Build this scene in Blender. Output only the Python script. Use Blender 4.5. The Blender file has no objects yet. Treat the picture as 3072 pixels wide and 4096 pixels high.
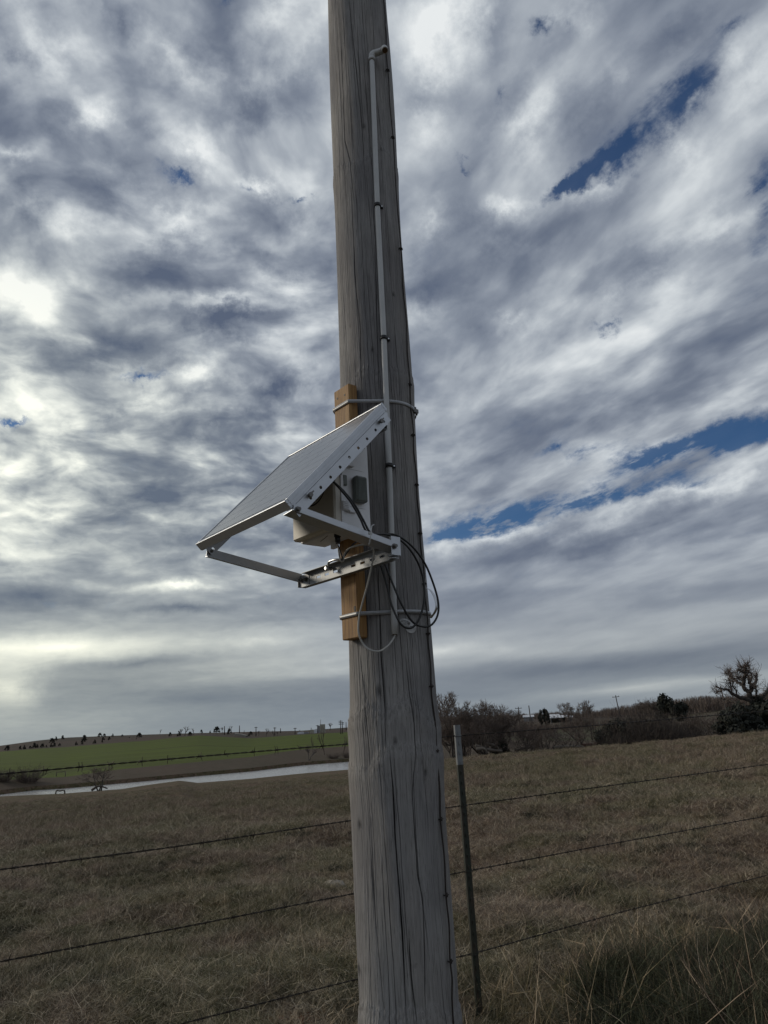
import bpy, math, random
import numpy as np
from mathutils import Vector, Matrix
rad = math.radians
SC = bpy.context.scene
COL = SC.collection
rng = np.random.default_rng(7)
random.seed(7)

# ------------------------------------------------------------------ camera
F = 2900.0                       # focal length in photo pixels (photo 3072 x 4096)
PITCH, ROLL = rad(16.2), rad(3.0)
CZ = 1.45
def _basis():
    f = np.array([0, math.cos(PITCH), math.sin(PITCH)]); r = np.array([1., 0, 0]); u = np.cross(r, f)
    c, s = math.cos(ROLL), math.sin(ROLL)
    return r*c-u*s, u*c+r*s, f
CR, CU, CF = _basis(); CC = np.array([0, 0, CZ])
def ray(px, py): return (px-1536)/F*CR-(py-2048)/F*CU+CF
def at_y(px, py, y): r = ray(px, py); return CC+r*(y/r[1])
def az_of(px):                    # azimuth (rad, + right) of a photo column at the horizon
    y = hor(px); r = ray(px, y); return math.atan2(r[0], r[1])
def hor(px): return 2048+F*((px-1536)/F*CR[2]+CF[2])/CU[2]
cam = bpy.data.cameras.new('camera'); camo = bpy.data.objects.new('camera', cam); COL.objects.link(camo)
cam.sensor_fit = 'VERTICAL'; cam.sensor_height = 36.0; cam.lens = F/4096*36.0
cam.clip_start = 0.05; cam.clip_end = 20000
M = Matrix(((CR[0], CU[0], -CF[0]), (CR[1], CU[1], -CF[1]), (CR[2], CU[2], -CF[2])))
camo.matrix_world = Matrix.Translation(Vector(CC)) @ M.to_4x4()
SC.camera = camo
SC.view_settings.view_transform = 'Standard'; SC.view_settings.look = 'None'
SC.view_settings.gamma = 1; SC.view_settings.exposure = 0; SC.view_settings.use_curve_mapping = False
SC.cycles.max_bounces = 5; SC.cycles.diffuse_bounces = 3; SC.cycles.glossy_bounces = 3; SC.cycles.transparent_max_bounces = 6

# ------------------------------------------------------------------ node helper
class NT:
    def __init__(s, tree): s.t = tree; s.n = tree.nodes; s.l = tree.links
    def put(s, sock, v):
        if isinstance(v, bpy.types.NodeSocket): s.l.new(v, sock)
        elif v is not None: sock.default_value = v
    def node(s, kind, ins=None, **kw):
        n = s.n.new(kind)
        for k, v in kw.items(): setattr(n, k, v)
        for k, v in (ins or {}).items(): s.put(n.inputs[k], v)
        return n
    def m(s, op, a, b=None, c=None, clamp=False):
        n = s.node('ShaderNodeMath', operation=op, use_clamp=clamp)
        s.put(n.inputs[0], a)
        if b is not None: s.put(n.inputs[1], b)
        if c is not None: s.put(n.inputs[2], c)
        return n.outputs[0]
    def v(s, op, a, b=None, out=0):
        n = s.node('ShaderNodeVectorMath', operation=op); s.put(n.inputs[0], a)
        if b is not None: s.put(n.inputs['Scale' if op == 'SCALE' else 1], b)
        return n.outputs[out]
    def noise(s, vec, scale, detail=4, rough=.5, dist=0, out='Fac'):
        n = s.node('ShaderNodeTexNoise', {'Vector': vec, 'Scale': scale, 'Detail': detail, 'Roughness': rough, 'Distortion': dist})
        return n.outputs[out]
    def mapr(s, x, a, b, c=0., d=1., smooth=False):
        n = s.node('ShaderNodeMapRange', {'Value': x, 'From Min': a, 'From Max': b, 'To Min': c, 'To Max': d})
        if smooth: n.interpolation_type = 'SMOOTHSTEP'
        return n.outputs[0]
    def mix(s, f, a, b, mode='MIX'):
        n = s.n.new('ShaderNodeMix'); n.data_type = 'RGBA'; n.blend_type = mode
        s.put(n.inputs[0], f); s.put(n.inputs[6], col(a)); s.put(n.inputs[7], col(b)); return n.outputs[2]
    def ramp(s, x, stops):
        n = s.n.new('ShaderNodeValToRGB'); s.put(n.inputs[0], x); e = n.color_ramp.elements
        while len(e) < len(stops): e.new(.5)
        for el, (p, c) in zip(e, stops): el.position = p; el.color = (*c[:3], 1)
        return n.outputs[0]
def col(c):
    if isinstance(c, (tuple, list)) and len(c) == 3: return (*c, 1)
    return c

# ------------------------------------------------------------------ world: sky with broken altocumulus
SUN_AZ, SUN_EL = rad(-70), rad(22)
world = bpy.data.worlds.new('World'); SC.world = world; world.use_nodes = True
wt = NT(world.node_tree); wt.n.clear()
sky = wt.node('ShaderNodeTexSky', sky_type='NISHITA', sun_disc=False, sun_elevation=SUN_EL, sun_rotation=SUN_AZ)
sky.air_density = 1.0; sky.dust_density = .6; sky.ozone_density = 3.0
tc = wt.node('ShaderNodeTexCoord'); D = tc.outputs['Generated']
warpn = wt.noise(D, 8., 8, .66, out='Color')
warp = wt.v('SCALE', wt.v('SUBTRACT', warpn, (.5, .5, .5)), .13)
sep = wt.node('ShaderNodeSeparateXYZ', {0: D}); X, Y, Z = sep.outputs
warp = wt.v('MULTIPLY', warp, wt.node('ShaderNodeCombineXYZ', {0: 1., 1: 1., 2: wt.mapr(Z, .08, .42, .10, 1.)}).outputs[0])
D2 = wt.v('ADD', D, warp)
zc = wt.m('MAXIMUM', Z, 0.0)
inv = wt.m('DIVIDE', 1.0, wt.m('ADD', zc, .17))
P = wt.v('SCALE', D, inv)
mp = wt.node('ShaderNodeMapping', {'Vector': P, 'Rotation': (0, 0, rad(118)), 'Scale': (1.7, 1.0, 50.)}, vector_type='TEXTURE')
# (streaks run towards the low sun)
PA = mp.outputs[0]
PW = wt.v('ADD', PA, wt.v('SCALE', wt.v('SUBTRACT', wt.noise(PA, 1.7, 3, .5, out='Color'), (.5, .5, .5)), .22))
PI_ = wt.node('ShaderNodeMapping', {'Vector': P, 'Scale': (1, 1, .02)}).outputs[0]
PI_ = wt.v('ADD', PI_, wt.v('SCALE', wt.v('SUBTRACT', wt.noise(PI_, 2.3, 3, .5, out='Color'), (.5, .5, .5)), .25))
east = wt.mapr(X, -.12, .22, 0., 1., True)
def n2mix(a, b): n = wt.node('ShaderNodeMix'); wt.put(n.inputs[0], east); wt.put(n.inputs[2], a); wt.put(n.inputs[3], b); return n.outputs[0]
n1 = n2mix(wt.noise(PI_, 7.4, 5, .49), wt.noise(PW, 5.9, 5, .46))
n2 = n2mix(wt.noise(PI_, 19., 4, .5), wt.noise(PW, 17., 4, .5))
n3 = wt.noise(wt.v('ADD', PW, (7.3, 2.1, 4.)), 7., 10, .68)
def px1(x): return x*3072/1659
def blob(cx, cy, rx, ry, ang, amp):
    cx, cy, rx, ry = map(px1, (cx, cy, rx, ry)); a = rad(ang)
    un = lambda q: q/np.linalg.norm(q)
    c = un(ray(cx, cy)); e1 = un(ray(cx+math.cos(a)*4, cy-math.sin(a)*4))-c; s1 = np.linalg.norm(e1)/4; e1 = un(e1)
    s2 = np.linalg.norm(un(ray(cx-math.sin(a)*4, cy-math.cos(a)*4))-c)/4
    e1 = un(e1-c*(e1@c)); e2 = np.cross(c, e1)
    R = Matrix((e1, e2, c)).transposed()
    mpn = wt.node('ShaderNodeMapping', {'Vector': D2, 'Location': Vector(c), 'Rotation': R.to_euler(), 'Scale': (rx*s1*2.1, ry*s2*2.1, 1.0)}, vector_type='TEXTURE')
    g = wt.node('ShaderNodeTexGradient', {0: mpn.outputs[0]}, gradient_type='QUADRATIC_SPHERE')
    return g.outputs['Fac'], amp
def field(blobs):
    acc = None
    for b in blobs:
        g, amp = blob(*b)
        acc = wt.m('MULTIPLY', g, amp) if acc is None else wt.m('MULTIPLY_ADD', g, amp, acc)
    return acc
BR = [(115,100,90,75,30,.75),(380,125,60,45,0,.6),(600,60,75,55,0,.7),(665,130,60,60,0,.5),(200,245,50,40,-30,.8),(425,320,80,35,-35,.7),
 (400,500,90,42,5,.85),(150,490,90,48,0,.5),(50,620,120,90,0,.9),(575,400,60,22,0,.8),(500,655,120,18,0,.7),(675,625,60,32,0,.5),(30,340,40,15,-15,.5),
 (270,390,140,60,0,-.7),(125,300,70,70,0,-.55),(300,275,60,60,0,-.5),(550,215,95,42,-5,-.85),(350,590,120,55,-10,-.65),(665,460,60,50,0,-.6),(570,575,70,28,0,-.5),
 (480,690,120,26,0,-.85),(30,135,55,38,-10,-.6),(275,75,25,60,15,-.4),(480,130,40,80,0,-.4),(40,410,60,40,0,-.5),
 (220,775,130,35,0,-.65),(475,920,140,42,14,-.85),(600,835,100,22,8,-.7),(340,1065,150,45,8,-.75),(500,1170,220,42,5,-.65),(80,1290,190,38,3,-.85),
 (380,1320,95,10,2,-.7),(300,1432,140,12,5,-.5),(420,1510,340,42,0,-.75),(560,1040,90,40,0,-.5),(210,930,70,16,0,-.35),
 (40,900,130,90,0,.5),(30,1080,110,85,0,.55),(420,800,85,28,15,.8),(390,1265,90,12,2,.85),(120,1400,230,24,2,.8),(560,1385,160,22,5,.5),(0,1490,90,55,0,.8),
 (20,1200,80,30,0,.5),(300,860,90,30,10,.5),(560,900,90,20,25,.4),
 (950,65,100,75,15,.9),(920,300,45,65,0,.55),(1120,245,115,45,42,.75),(1240,50,50,45,0,.5),(1620,150,60,110,-20,.6),(1300,405,65,28,30,.7),(1120,430,48,24,10,.7),
 (1450,320,50,60,-40,.55),(925,470,42,36,0,.6),(1100,700,65,26,0,.5),(1550,490,95,45,30,.5),(1340,640,110,30,10,.35),(900,660,40,30,0,.4),(1320,150,40,60,-40,.35),
 (1090,500,160,55,0,-.65),(905,195,85,48,0,-.6),(1060,60,50,90,0,-.6),(1270,290,140,55,45,-.55),(920,590,95,55,0,-.7),(1430,560,120,42,10,-.5),(1480,95,80,45,20,-.5),
 (1180,910,120,40,0,-.1),(1080,1150,130,13,10,.85),(1480,1070,230,20,15,.75),(950,1405,160,18,4,.45),(1300,1172,320,26,9,-.55),(1280,1440,420,32,5,-.75),
 (1060,1290,170,40,6,-.35),(1380,1484,320,12,6,.45),(1450,1300,260,30,8,-.3),(940,1170,40,50,0,.5),(1020,780,120,70,0,.1)]
HO = [(400,392,48,20,-10,.9),(1232,386,80,28,38,1.5),(1330,318,115,42,42,1.1),(1480,205,140,40,46,.9),(1600,60,80,26,50,.5),(1178,55,30,28,30,.85),(1650,430,50,120,10,1.1),(995,350,22,9,0,.8),
 (1075,165,18,36,-15,.5),(490,6,34,12,0,.8),(665,425,26,12,0,.9),(540,412,62,13,-5,.7),(1322,692,38,17,-10,.95),(290,825,52,14,14,1.0),(15,932,62,9,-4,.9),
 (1605,925,190,36,20,1.5),(1440,990,115,24,18,1.1),(1330,1078,170,24,9,1.2),(1085,1112,120,34,10,1.5),(960,1150,60,16,10,1.2),(1235,985,90,16,8,.8),
 (1440,45,34,18,35,.6),(1570,260,60,20,50,.5),(1500,560,60,25,30,.3)]
fb = field(BR); fh = field(HO)
# puffy upper sky / layered lower sky
low = wt.mapr(Z, .10, .36, 1., 0., True)
lv = wt.node('ShaderNodeCombineXYZ', {0: wt.m('MULTIPLY', X, 1.5), 1: wt.m('MULTIPLY', Y, 1.5), 2: wt.m('MULTIPLY', Z, 15.)}).outputs[0]
lv = wt.v('ADD', lv, wt.v('SCALE', wt.v('SUBTRACT', wt.noise(lv, 1.2, 2, out='Color'), (.5, .5, .5)), .30))
nl = wt.noise(lv, 1.5, 3, .38)
puff = wt.m('ADD', wt.m('MULTIPLY', wt.m('SUBTRACT', n1, .5), 1.75), wt.m('MULTIPLY', wt.m('SUBTRACT', n2, .5), .42))
layer = wt.m('ADD', wt.m('MULTIPLY', wt.m('SUBTRACT', nl, .5), .80), wt.m('MULTIPLY', puff, .09))
base = wt.m('ADD', wt.m('MULTIPLY', puff, wt.m('SUBTRACT', 1.0, low)), wt.m('MULTIPLY', layer, low))
B = wt.m('ADD', wt.m('ADD', base, .53), wt.m('MULTIPLY', fb, .56))
K = 10.0
cloud = wt.ramp(B, [(0., (.095, .122, .185)), (.25, (.160, .190, .250)), (.45, (.250, .285, .345)), (.65, (.40, .44, .49)), (.85, (.62, .66, .69)), (1., (.80, .83, .84))])
# light through the veil round the low sun: warm and bright towards it
sd = (math.sin(rad(-33))*math.cos(rad(8)), math.cos(rad(-33))*math.cos(rad(8)), math.sin(rad(8)))
dn = wt.node('ShaderNodeVectorMath', {0: D, 1: sd}, operation='DOT_PRODUCT').outputs['Value']
glow = wt.mapr(dn, .84, 1.0, 0., 1., True)
cloud = wt.mix(glow, cloud, wt.mix(1., cloud, (1.38, 1.34, 1.17), 'MULTIPLY'))
lowc = wt.mapr(Z, 0., .22, 1., 0., True)
cloud = wt.mix(lowc, cloud, wt.mix(1., cloud, (1.0, .98, .90), 'MULTIPLY'))
far = wt.mapr(Z, 0., .09, 1., 0., True)
cloud = wt.mix(wt.m('MULTIPLY', far, .55), cloud, (.21, .25, .29))
cloudK = wt.v('SCALE', cloud, K)
hole = wt.m('ADD', wt.m('MULTIPLY', fh, 1.75), wt.m('MULTIPLY', wt.m('SUBTRACT', n3, .585), 2.7))
veil = wt.mapr(wt.noise(PW, 11., 6, .6), .36, .60, .25, 1., True)
hole = wt.m('MULTIPLY', hole, veil)
hole = wt.m('MULTIPLY', wt.mapr(hole, -.05, 1.25, 0., 1., True), wt.mapr(Z, .10, .2, 0., .93))
final = wt.mix(hole, cloudK, wt.mix(1., sky.outputs[0], (.26, .43, .60), 'MULTIPLY'))
bg = wt.node('ShaderNodeBackground', {'Color': final, 'Strength': 0.1})
wo = wt.node('ShaderNodeOutputWorld', {'Surface': bg.outputs[0]})
world.cycles.sampling_method = 'MANUAL'; world.cycles.sample_map_resolution = 512

# ------------------------------------------------------------------ sun, veiled by cloud
sl = bpy.data.lights.new('sun', 'SUN'); sl.energy = 1.8; sl.angle = rad(12); sl.color = (1., .90, .74)
slo = bpy.data.objects.new('sun', sl); COL.objects.link(slo)
sdv = Vector((math.sin(SUN_AZ)*math.cos(SUN_EL), math.cos(SUN_AZ)*math.cos(SUN_EL), math.sin(SUN_EL)))
slo.rotation_euler = sdv.to_track_quat('Z', 'Y').to_euler(); slo.location = (-20, 10, 20)

# ------------------------------------------------------------------ materials
def mat(name, base, rough=.6, metal=0., bump=None, bscale=None, var=None, coat=0., spec=None):
    m = bpy.data.materials.new(name); m.use_nodes = True; t = NT(m.node_tree); b = m.node_tree.nodes['Principled BSDF']
    tcn = t.node('ShaderNodeTexCoord').outputs['Object']
    c = col(base)
    if var:
        sc, amt = var; f = t.noise(tcn, sc, 6, .6)
        c = t.mix(t.mapr(f, .3, .7), tuple(x*(1-amt) for x in base), tuple(min(1, x*(1+amt)) for x in base))
    t.put(b.inputs['Base Color'], c); b.inputs['Roughness'].default_value = rough; b.inputs['Metallic'].default_value = metal
    b.inputs['Coat Weight'].default_value = coat
    if spec is not None: b.inputs['Specular IOR Level'].default_value = spec
    if bump:
        nn = t.noise(tcn, bscale, 6, .6); bn = t.node('ShaderNodeBump', {'Strength': 1., 'Distance': bump, 'Height': nn}); t.put(b.inputs['Normal'], bn.outputs[0])
    return m
def principled(m): return m.node_tree.nodes['Principled BSDF']

def mat_pole():
    m = bpy.data.materials.new('weathered_wood'); m.use_nodes = True; t = NT(m.node_tree); b = principled(m)
    o = t.node('ShaderNodeTexCoord').outputs['Object']
    def st(xy, z, sc, det=6, r=.6, dist=0):
        mp = t.node('ShaderNodeMapping', {'Vector': o, 'Scale': (xy, xy, z)}); return t.noise(mp.outputs[0], sc, det, r, dist)
    grain = st(60, 1.6, 3., 6, .65, .2); fine = st(240, 5, 2., 3, .6); blot = st(1.6, .6, 3., 5, .6); spot = st(8, 6, 3., 5, .7)
    tan = st(3, .5, 1.7, 3, .5)
    c = t.ramp(grain, [(.25, (.215, .210, .204)), (.5, (.285, .278, .270)), (.75, (.38, .37, .36))])
    c = t.mix(t.mapr(blot, .38, .62), c, t.mix(1., c, (.66, .66, .69), 'MULTIPLY'))
    c = t.mix(t.mapr(tan, .48, .70, 0, .35), c, (.27, .235, .20))
    c = t.mix(t.mapr(spot, .62, .72, 0, .4), c, (.13, .125, .12))
    c = t.mix(t.mapr(fine, .33, .42, .75, 0.), c, (.075, .07, .066))
    # dirt held in the drying checks
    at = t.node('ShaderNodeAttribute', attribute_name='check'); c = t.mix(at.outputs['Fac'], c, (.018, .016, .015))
    t.put(b.inputs['Base Color'], c); b.inputs['Roughness'].default_value = .82; b.inputs['Specular IOR Level'].default_value = .25
    h = t.m('ADD', t.m('MULTIPLY', grain, .7), t.m('ADD', t.m('MULTIPLY', fine, .35), t.m('MULTIPLY', spot, .25)))
    bn = t.node('ShaderNodeBump', {'Strength': 1., 'Distance': .007, 'Height': h}); t.put(b.inputs['Normal'], bn.outputs[0])
    return m
def mat_lumber():
    m = bpy.data.materials.new('treated_lumber'); m.use_nodes = True; t = NT(m.node_tree); b = principled(m)
    o = t.node('ShaderNodeTexCoord').outputs['Object']
    mp = t.node('ShaderNodeMapping', {'Vector': o, 'Scale': (22, 22, .9)}).outputs[0]
    w = t.noise(mp, 4.5, 5, .6, .8); wv = t.node('ShaderNodeMapping', {'Vector': o, 'Scale': (100, 100, 3)}).outputs[0]; f = t.noise(wv, 3, 4, .6)
    c = t.ramp(w, [(.3, (.12, .055, .016)), (.48, (.27, .138, .040)), (.7, (.37, .21, .070))])
    c = t.mix(t.mapr(f, .33, .42, .7, 0), c, (.10, .05, .02))
    c = t.mix(t.mapr(t.noise(o, 3, 3), .4, .7, 0, .35), c, (.20, .145, .075))
    t.put(b.inputs['Base Color'], c); b.inputs['Roughness'].default_value = .7
    bn = t.node('ShaderNodeBump', {'Strength': 1., 'Distance': .0015, 'Height': t.m('ADD', w, f)}); t.put(b.inputs['Normal'], bn.outputs[0])
    return m
def grass_color(t, pos, rnd=None):
    big = t.noise(pos, .11, 5, .6); mid = t.noise(pos, .9, 5, .62); sm = t.noise(pos, 6., 4, .6)
    c = t.mix(t.mapr(t.m('ADD', t.m('MULTIPLY', big, .55), t.m('MULTIPLY', mid, .65)), .56, .64), (.108, .102, .050), (.175, .126, .096))
    c = t.mix(t.mapr(sm, .45, .72, 0, .75), c, (.40, .325, .225))
    c = t.mix(t.mapr(t.noise(pos, 1.9, 5, .7), .36, .46, .95, 0), c, (.024, .027, .013))
    if rnd is not None:
        c = t.mix(t.mapr(rnd, .60, 1., 0., .85), c, (.52, .44, .32))
        c = t.mix(t.mapr(rnd, 0., .4, .7, 0.), c, (.040, .038, .024))
    return c
def mat_ground(name, kind):
    m = bpy.data.materials.new(name); m.use_nodes = True; t = NT(m.node_tree); b = principled(m)
    pos = t.node('ShaderNodeNewGeometry').outputs['Position']
    if kind == 'pasture':
        c = t.mix(1., grass_color(t, pos), (.50, .47, .44), 'MULTIPLY'); bs, bd = 14., .04
        rs = t.node('ShaderNodeVectorMath', {0: pos, 1: (-.62, 4.10, 0.)}, operation='DISTANCE').outputs['Value']
        rn = t.m('ADD', rs, t.m('MULTIPLY', t.noise(pos, 5., 4), .35))
        c = t.mix(t.mapr(rn, .30, .42, .9, 0), c, (.12, .035, .018))
    elif kind == 'green':
        sp = t.node('ShaderNodeMapping', {'Vector': pos, 'Scale': (.004, .03, .004), 'Rotation': (0, 0, rad(8))}).outputs[0]
        f = t.noise(sp, 2.2, 5, .6)
        c = t.ramp(f, [(.34, (.050, .056, .013)), (.45, (.060, .078, .012)), (.6, (.072, .098, .013)), (.75, (.060, .074, .013))])
        c = t.mix(t.mapr(t.noise(pos, .06, 5, .65), .42, .7, 0, .35), c, (.052, .060, .026)); bs, bd = 3., .06
    elif kind == 'bare':
        f = t.noise(pos, .045, 6, .65); g = t.noise(pos, .5, 5, .6)
        c = t.mix(t.mapr(f, .35, .65), (.075, .056, .043), (.060, .052, .036)); c = t.mix(t.mapr(g, .4, .7, 0, .4), c, (.10, .08, .06)); bs, bd = 3., .1
    elif kind == 'hill':
        f = t.noise(pos, .008, 6, .65)
        c = t.mix(t.mapr(f, .4, .62), (.070, .052, .043), (.052, .046, .036)); bs, bd = .3, .5
    else:
        f = t.noise(pos, .012, 6, .6); c = t.mix(t.mapr(f, .4, .6), (.062, .060, .034), (.072, .060, .045)); bs, bd = .8, .3
    t.put(b.inputs['Base Color'], c); b.inputs['Roughness'].default_value = .95; b.inputs['Specular IOR Level'].default_value = .1
    bn = t.node('ShaderNodeBump', {'Strength': .8, 'Distance': bd, 'Height': t.noise(pos, bs, 8, .7)}); t.put(b.inputs['Normal'], bn.outputs[0])
    return m
def mat_blade(name, tint=(1, 1, 1)):
    m = bpy.data.materials.new(name); m.use_nodes = True; t = NT(m.node_tree); b = principled(m)
    g = t.node('ShaderNodeNewGeometry'); oi = t.node('ShaderNodeObjectInfo')
    r = t.m('FRACT', t.m('ADD', g.outputs['Random Per Island'], oi.outputs['Random']))
    c = t.mix(1., grass_color(t, g.outputs['Position'], r), tint, 'MULTIPLY')
    t.put(b.inputs['Base Color'], c); b.inputs['Roughness'].default_value = .75; b.inputs['Specular IOR Level'].default_value = .2
    return m
MT = {}
MT['pole'] = mat_pole(); MT['lumber'] = mat_lumber()
MT['pasture'] = mat_ground('pasture_ground', 'pasture'); MT['green'] = mat_ground('green_crop', 'green'); MT['bare'] = mat_ground('dry_grass', 'bare')
MT['hill'] = mat_ground('hill_grass', 'hill'); MT['far'] = mat_ground('far_grass', 'far')
MT['blade'] = mat_blade('grass_blade'); MT['straw'] = mat_blade('straw_blade', (1.2, 1.10, 1.05)); MT['dark_blade'] = mat_blade('green_blade', (.22, .28, .22))
MT['alu'] = mat('aluminium', (.30, .31, .32), .55, .65, var=(30, .12)); MT['alu_side'] = mat('anodised_frame', (.50, .52, .55), .45, .75, var=(20, .06))
MT['white'] = mat('white_enclosure', (.74, .75, .77), .45, var=(25, .04)); MT['cream'] = mat('cream_lid', (.62, .59, .52), .5, var=(20, .05))
MT['pvc'] = mat('grey_white_pvc', (.47, .48, .48), .5, var=(14, .07)); MT['pvc_shade'] = mat('pvc_hollow_shade', (.10, .06, .03), .8)  # second one: shade of the pipe hollow put into a dark colour
MT['sensor'] = mat('grey_plastic', (.16, .18, .17), .55, var=(40, .05)); MT['black'] = mat('black_rubber', (.012, .012, .012), .45)
MT['black_metal'] = mat('black_metal', (.02, .02, .021), .5, .3); MT['steel'] = mat('stainless_steel', (.55, .56, .57), .28, 1.)
MT['dirty_steel'] = mat('dull_steel', (.16, .155, .15), .5, .8); MT['cable'] = mat('grey_cable', (.42, .42, .40), .5)
MT['tag'] = mat('aluminium_tag', (.42, .42, .42), .45, .7, var=(90, .15)); MT['ink'] = mat('black_ink', (.02, .02, .02), .7)
MT['wire'] = mat('rusty_wire', (.022, .017, .014), .65, .45, var=(80, .5)); MT['barb'] = mat('rusty_barb', (.035, .027, .02), .6, .5, var=(60, .4))
MT['gwire'] = mat('tarnished_copper', (.035, .028, .024), .6, .4, var=(40, .4))
MT['paint'] = mat('bark_of_trees', (.060, .050, .043), .9, var=(.7, .3)); MT['twig'] = mat('twigs', (.115, .090, .076), .95, var=(.3, .25))
MT['twig2'] = mat('pale_twigs', (.14, .112, .095), .95, var=(.3, .2)); MT['cedar'] = mat('cedar_foliage', (.015, .017, .011), .9, var=(.8, .4))
MT['deadwood'] = mat('dead_wood', (.10, .085, .07), .9, var=(.8, .3)); MT['dirt'] = mat('red_dirt', (.15, .062, .027), .95, bump=.08, bscale=1.5, var=(.5, .3))
MT['cow'] = mat('brown_hide', (.045, .014, .008), .8, var=(2, .3)); MT['roof'] = mat('white_metal_roof', (.55, .56, .58), .5, .2); MT['shed'] = mat('shed_wall', (.10, .10, .10), .8)
MT['roofgrey'] = mat('grey_roof', (.22, .22, .23), .6); MT['tank'] = mat('pale_tank', (.30, .29, .23), .6, var=(.3, .1)); MT['rail'] = mat('pipe_rail', (.10, .10, .10), .7)
MT['tpole'] = mat('far_pole_wood', (.06, .05, .045), .9); MT['road'] = mat('pale_gravel', (.24, .22, .19), .9, var=(.05, .15)); MT['hay'] = mat('yellow_hay', (.36, .25, .06), .9)
MT['rock'] = mat('pale_stone', (.26, .23, .19), .9, bump=.02, bscale=20, var=(15, .2))

def mat_post():
    m = bpy.data.materials.new('painted_steel_post'); m.use_nodes = True; t = NT(m.node_tree); b = principled(m)
    o = t.node('ShaderNodeTexCoord').outputs['Object']; z = t.node('ShaderNodeSeparateXYZ', {0: o}).outputs[2]
    mp = t.node('ShaderNodeMapping', {'Vector': o, 'Scale': (60, 60, 9)}).outputs[0]; nz = t.noise(mp, 1.2, 6, .65)
    white = t.m('GREATER_THAN', z, 1.205)
    g = t.mix(t.mapr(nz, .45, .62), (.013, .019, .011), (.032, .022, .014))
    w = t.mix(t.mapr(nz, .56, .64, 0, .9), (.17, .18, .185), (.07, .04, .03))
    t.put(b.inputs['Base Color'], t.mix(white, g, w)); b.inputs['Roughness'].default_value = .6; return m
MT['post'] = mat_post()
def mat_band():
    m = bpy.data.materials.new('slotted_band'); m.use_nodes = True; t = NT(m.node_tree); b = principled(m)
    uv = t.node('ShaderNodeUVMap', uv_map='UVMap').outputs[0]; s = t.node('ShaderNodeSeparateXYZ', {0: uv})
    st = t.m('GREATER_THAN', t.m('FRACT', t.m('MULTIPLY', s.outputs[0], 260.)), .5)
    cen = t.m('LESS_THAN', t.m('ABSOLUTE', t.m('SUBTRACT', s.outputs[1], .5)), .30)
    c = t.mix(t.m('MULTIPLY', st, cen), (.46, .47, .48), (.04, .04, .04))
    t.put(b.inputs['Base Color'], c); b.inputs['Metallic'].default_value = .6; b.inputs['Roughness'].default_value = .5
    return m
MT['band'] = mat_band()
def mat_cell():
    m = bpy.data.materials.new('solar_cell'); m.use_nodes = True; t = NT(m.node_tree); b = principled(m)
    uv = t.node('ShaderNodeUVMap', uv_map='UVMap').outputs[0]; s = t.node('ShaderNodeSeparateXYZ', {0: uv})
    bus = t.m('LESS_THAN', t.m('ABSOLUTE', t.m('SUBTRACT', t.m('FRACT', t.m('MULTIPLY', s.outputs[0], 4.)), .5)), .045)
    c = t.mix(t.noise(uv, 3, 4), (.045, .050, .055), (.060, .066, .072)); c = t.mix(bus, c, (.16, .165, .17))
    t.put(b.inputs['Base Color'], c); b.inputs['Roughness'].default_value = .30
    b.inputs['Coat Weight'].default_value = 1.; b.inputs['Coat Roughness'].default_value = .34; b.inputs['Coat IOR'].default_value = 1.7; return m
MT['cell'] = mat_cell(); MT['backsheet'] = mat('white_backsheet', (.09, .095, .10), .35, coat=1.)
def mat_water():
    m = bpy.data.materials.new('pond_water'); m.use_nodes = True; t = NT(m.node_tree); b = principled(m)
    pos = t.node('ShaderNodeNewGeometry').outputs['Position']
    b.inputs['Base Color'].default_value = (.36, .36, .355, 1); b.inputs['Roughness'].default_value = .16; b.inputs['IOR'].default_value = 1.33
    mp = t.node('ShaderNodeMapping', {'Vector': pos, 'Scale': (1, 1.8, 1)}).outputs[0]
    bn = t.node('ShaderNodeBump', {'Strength': .8, 'Distance': .12, 'Height': t.noise(mp, 1.6, 5, .6)}); t.put(b.inputs['Normal'], bn.outputs[0])
    return m
MT['water'] = mat_water()

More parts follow.
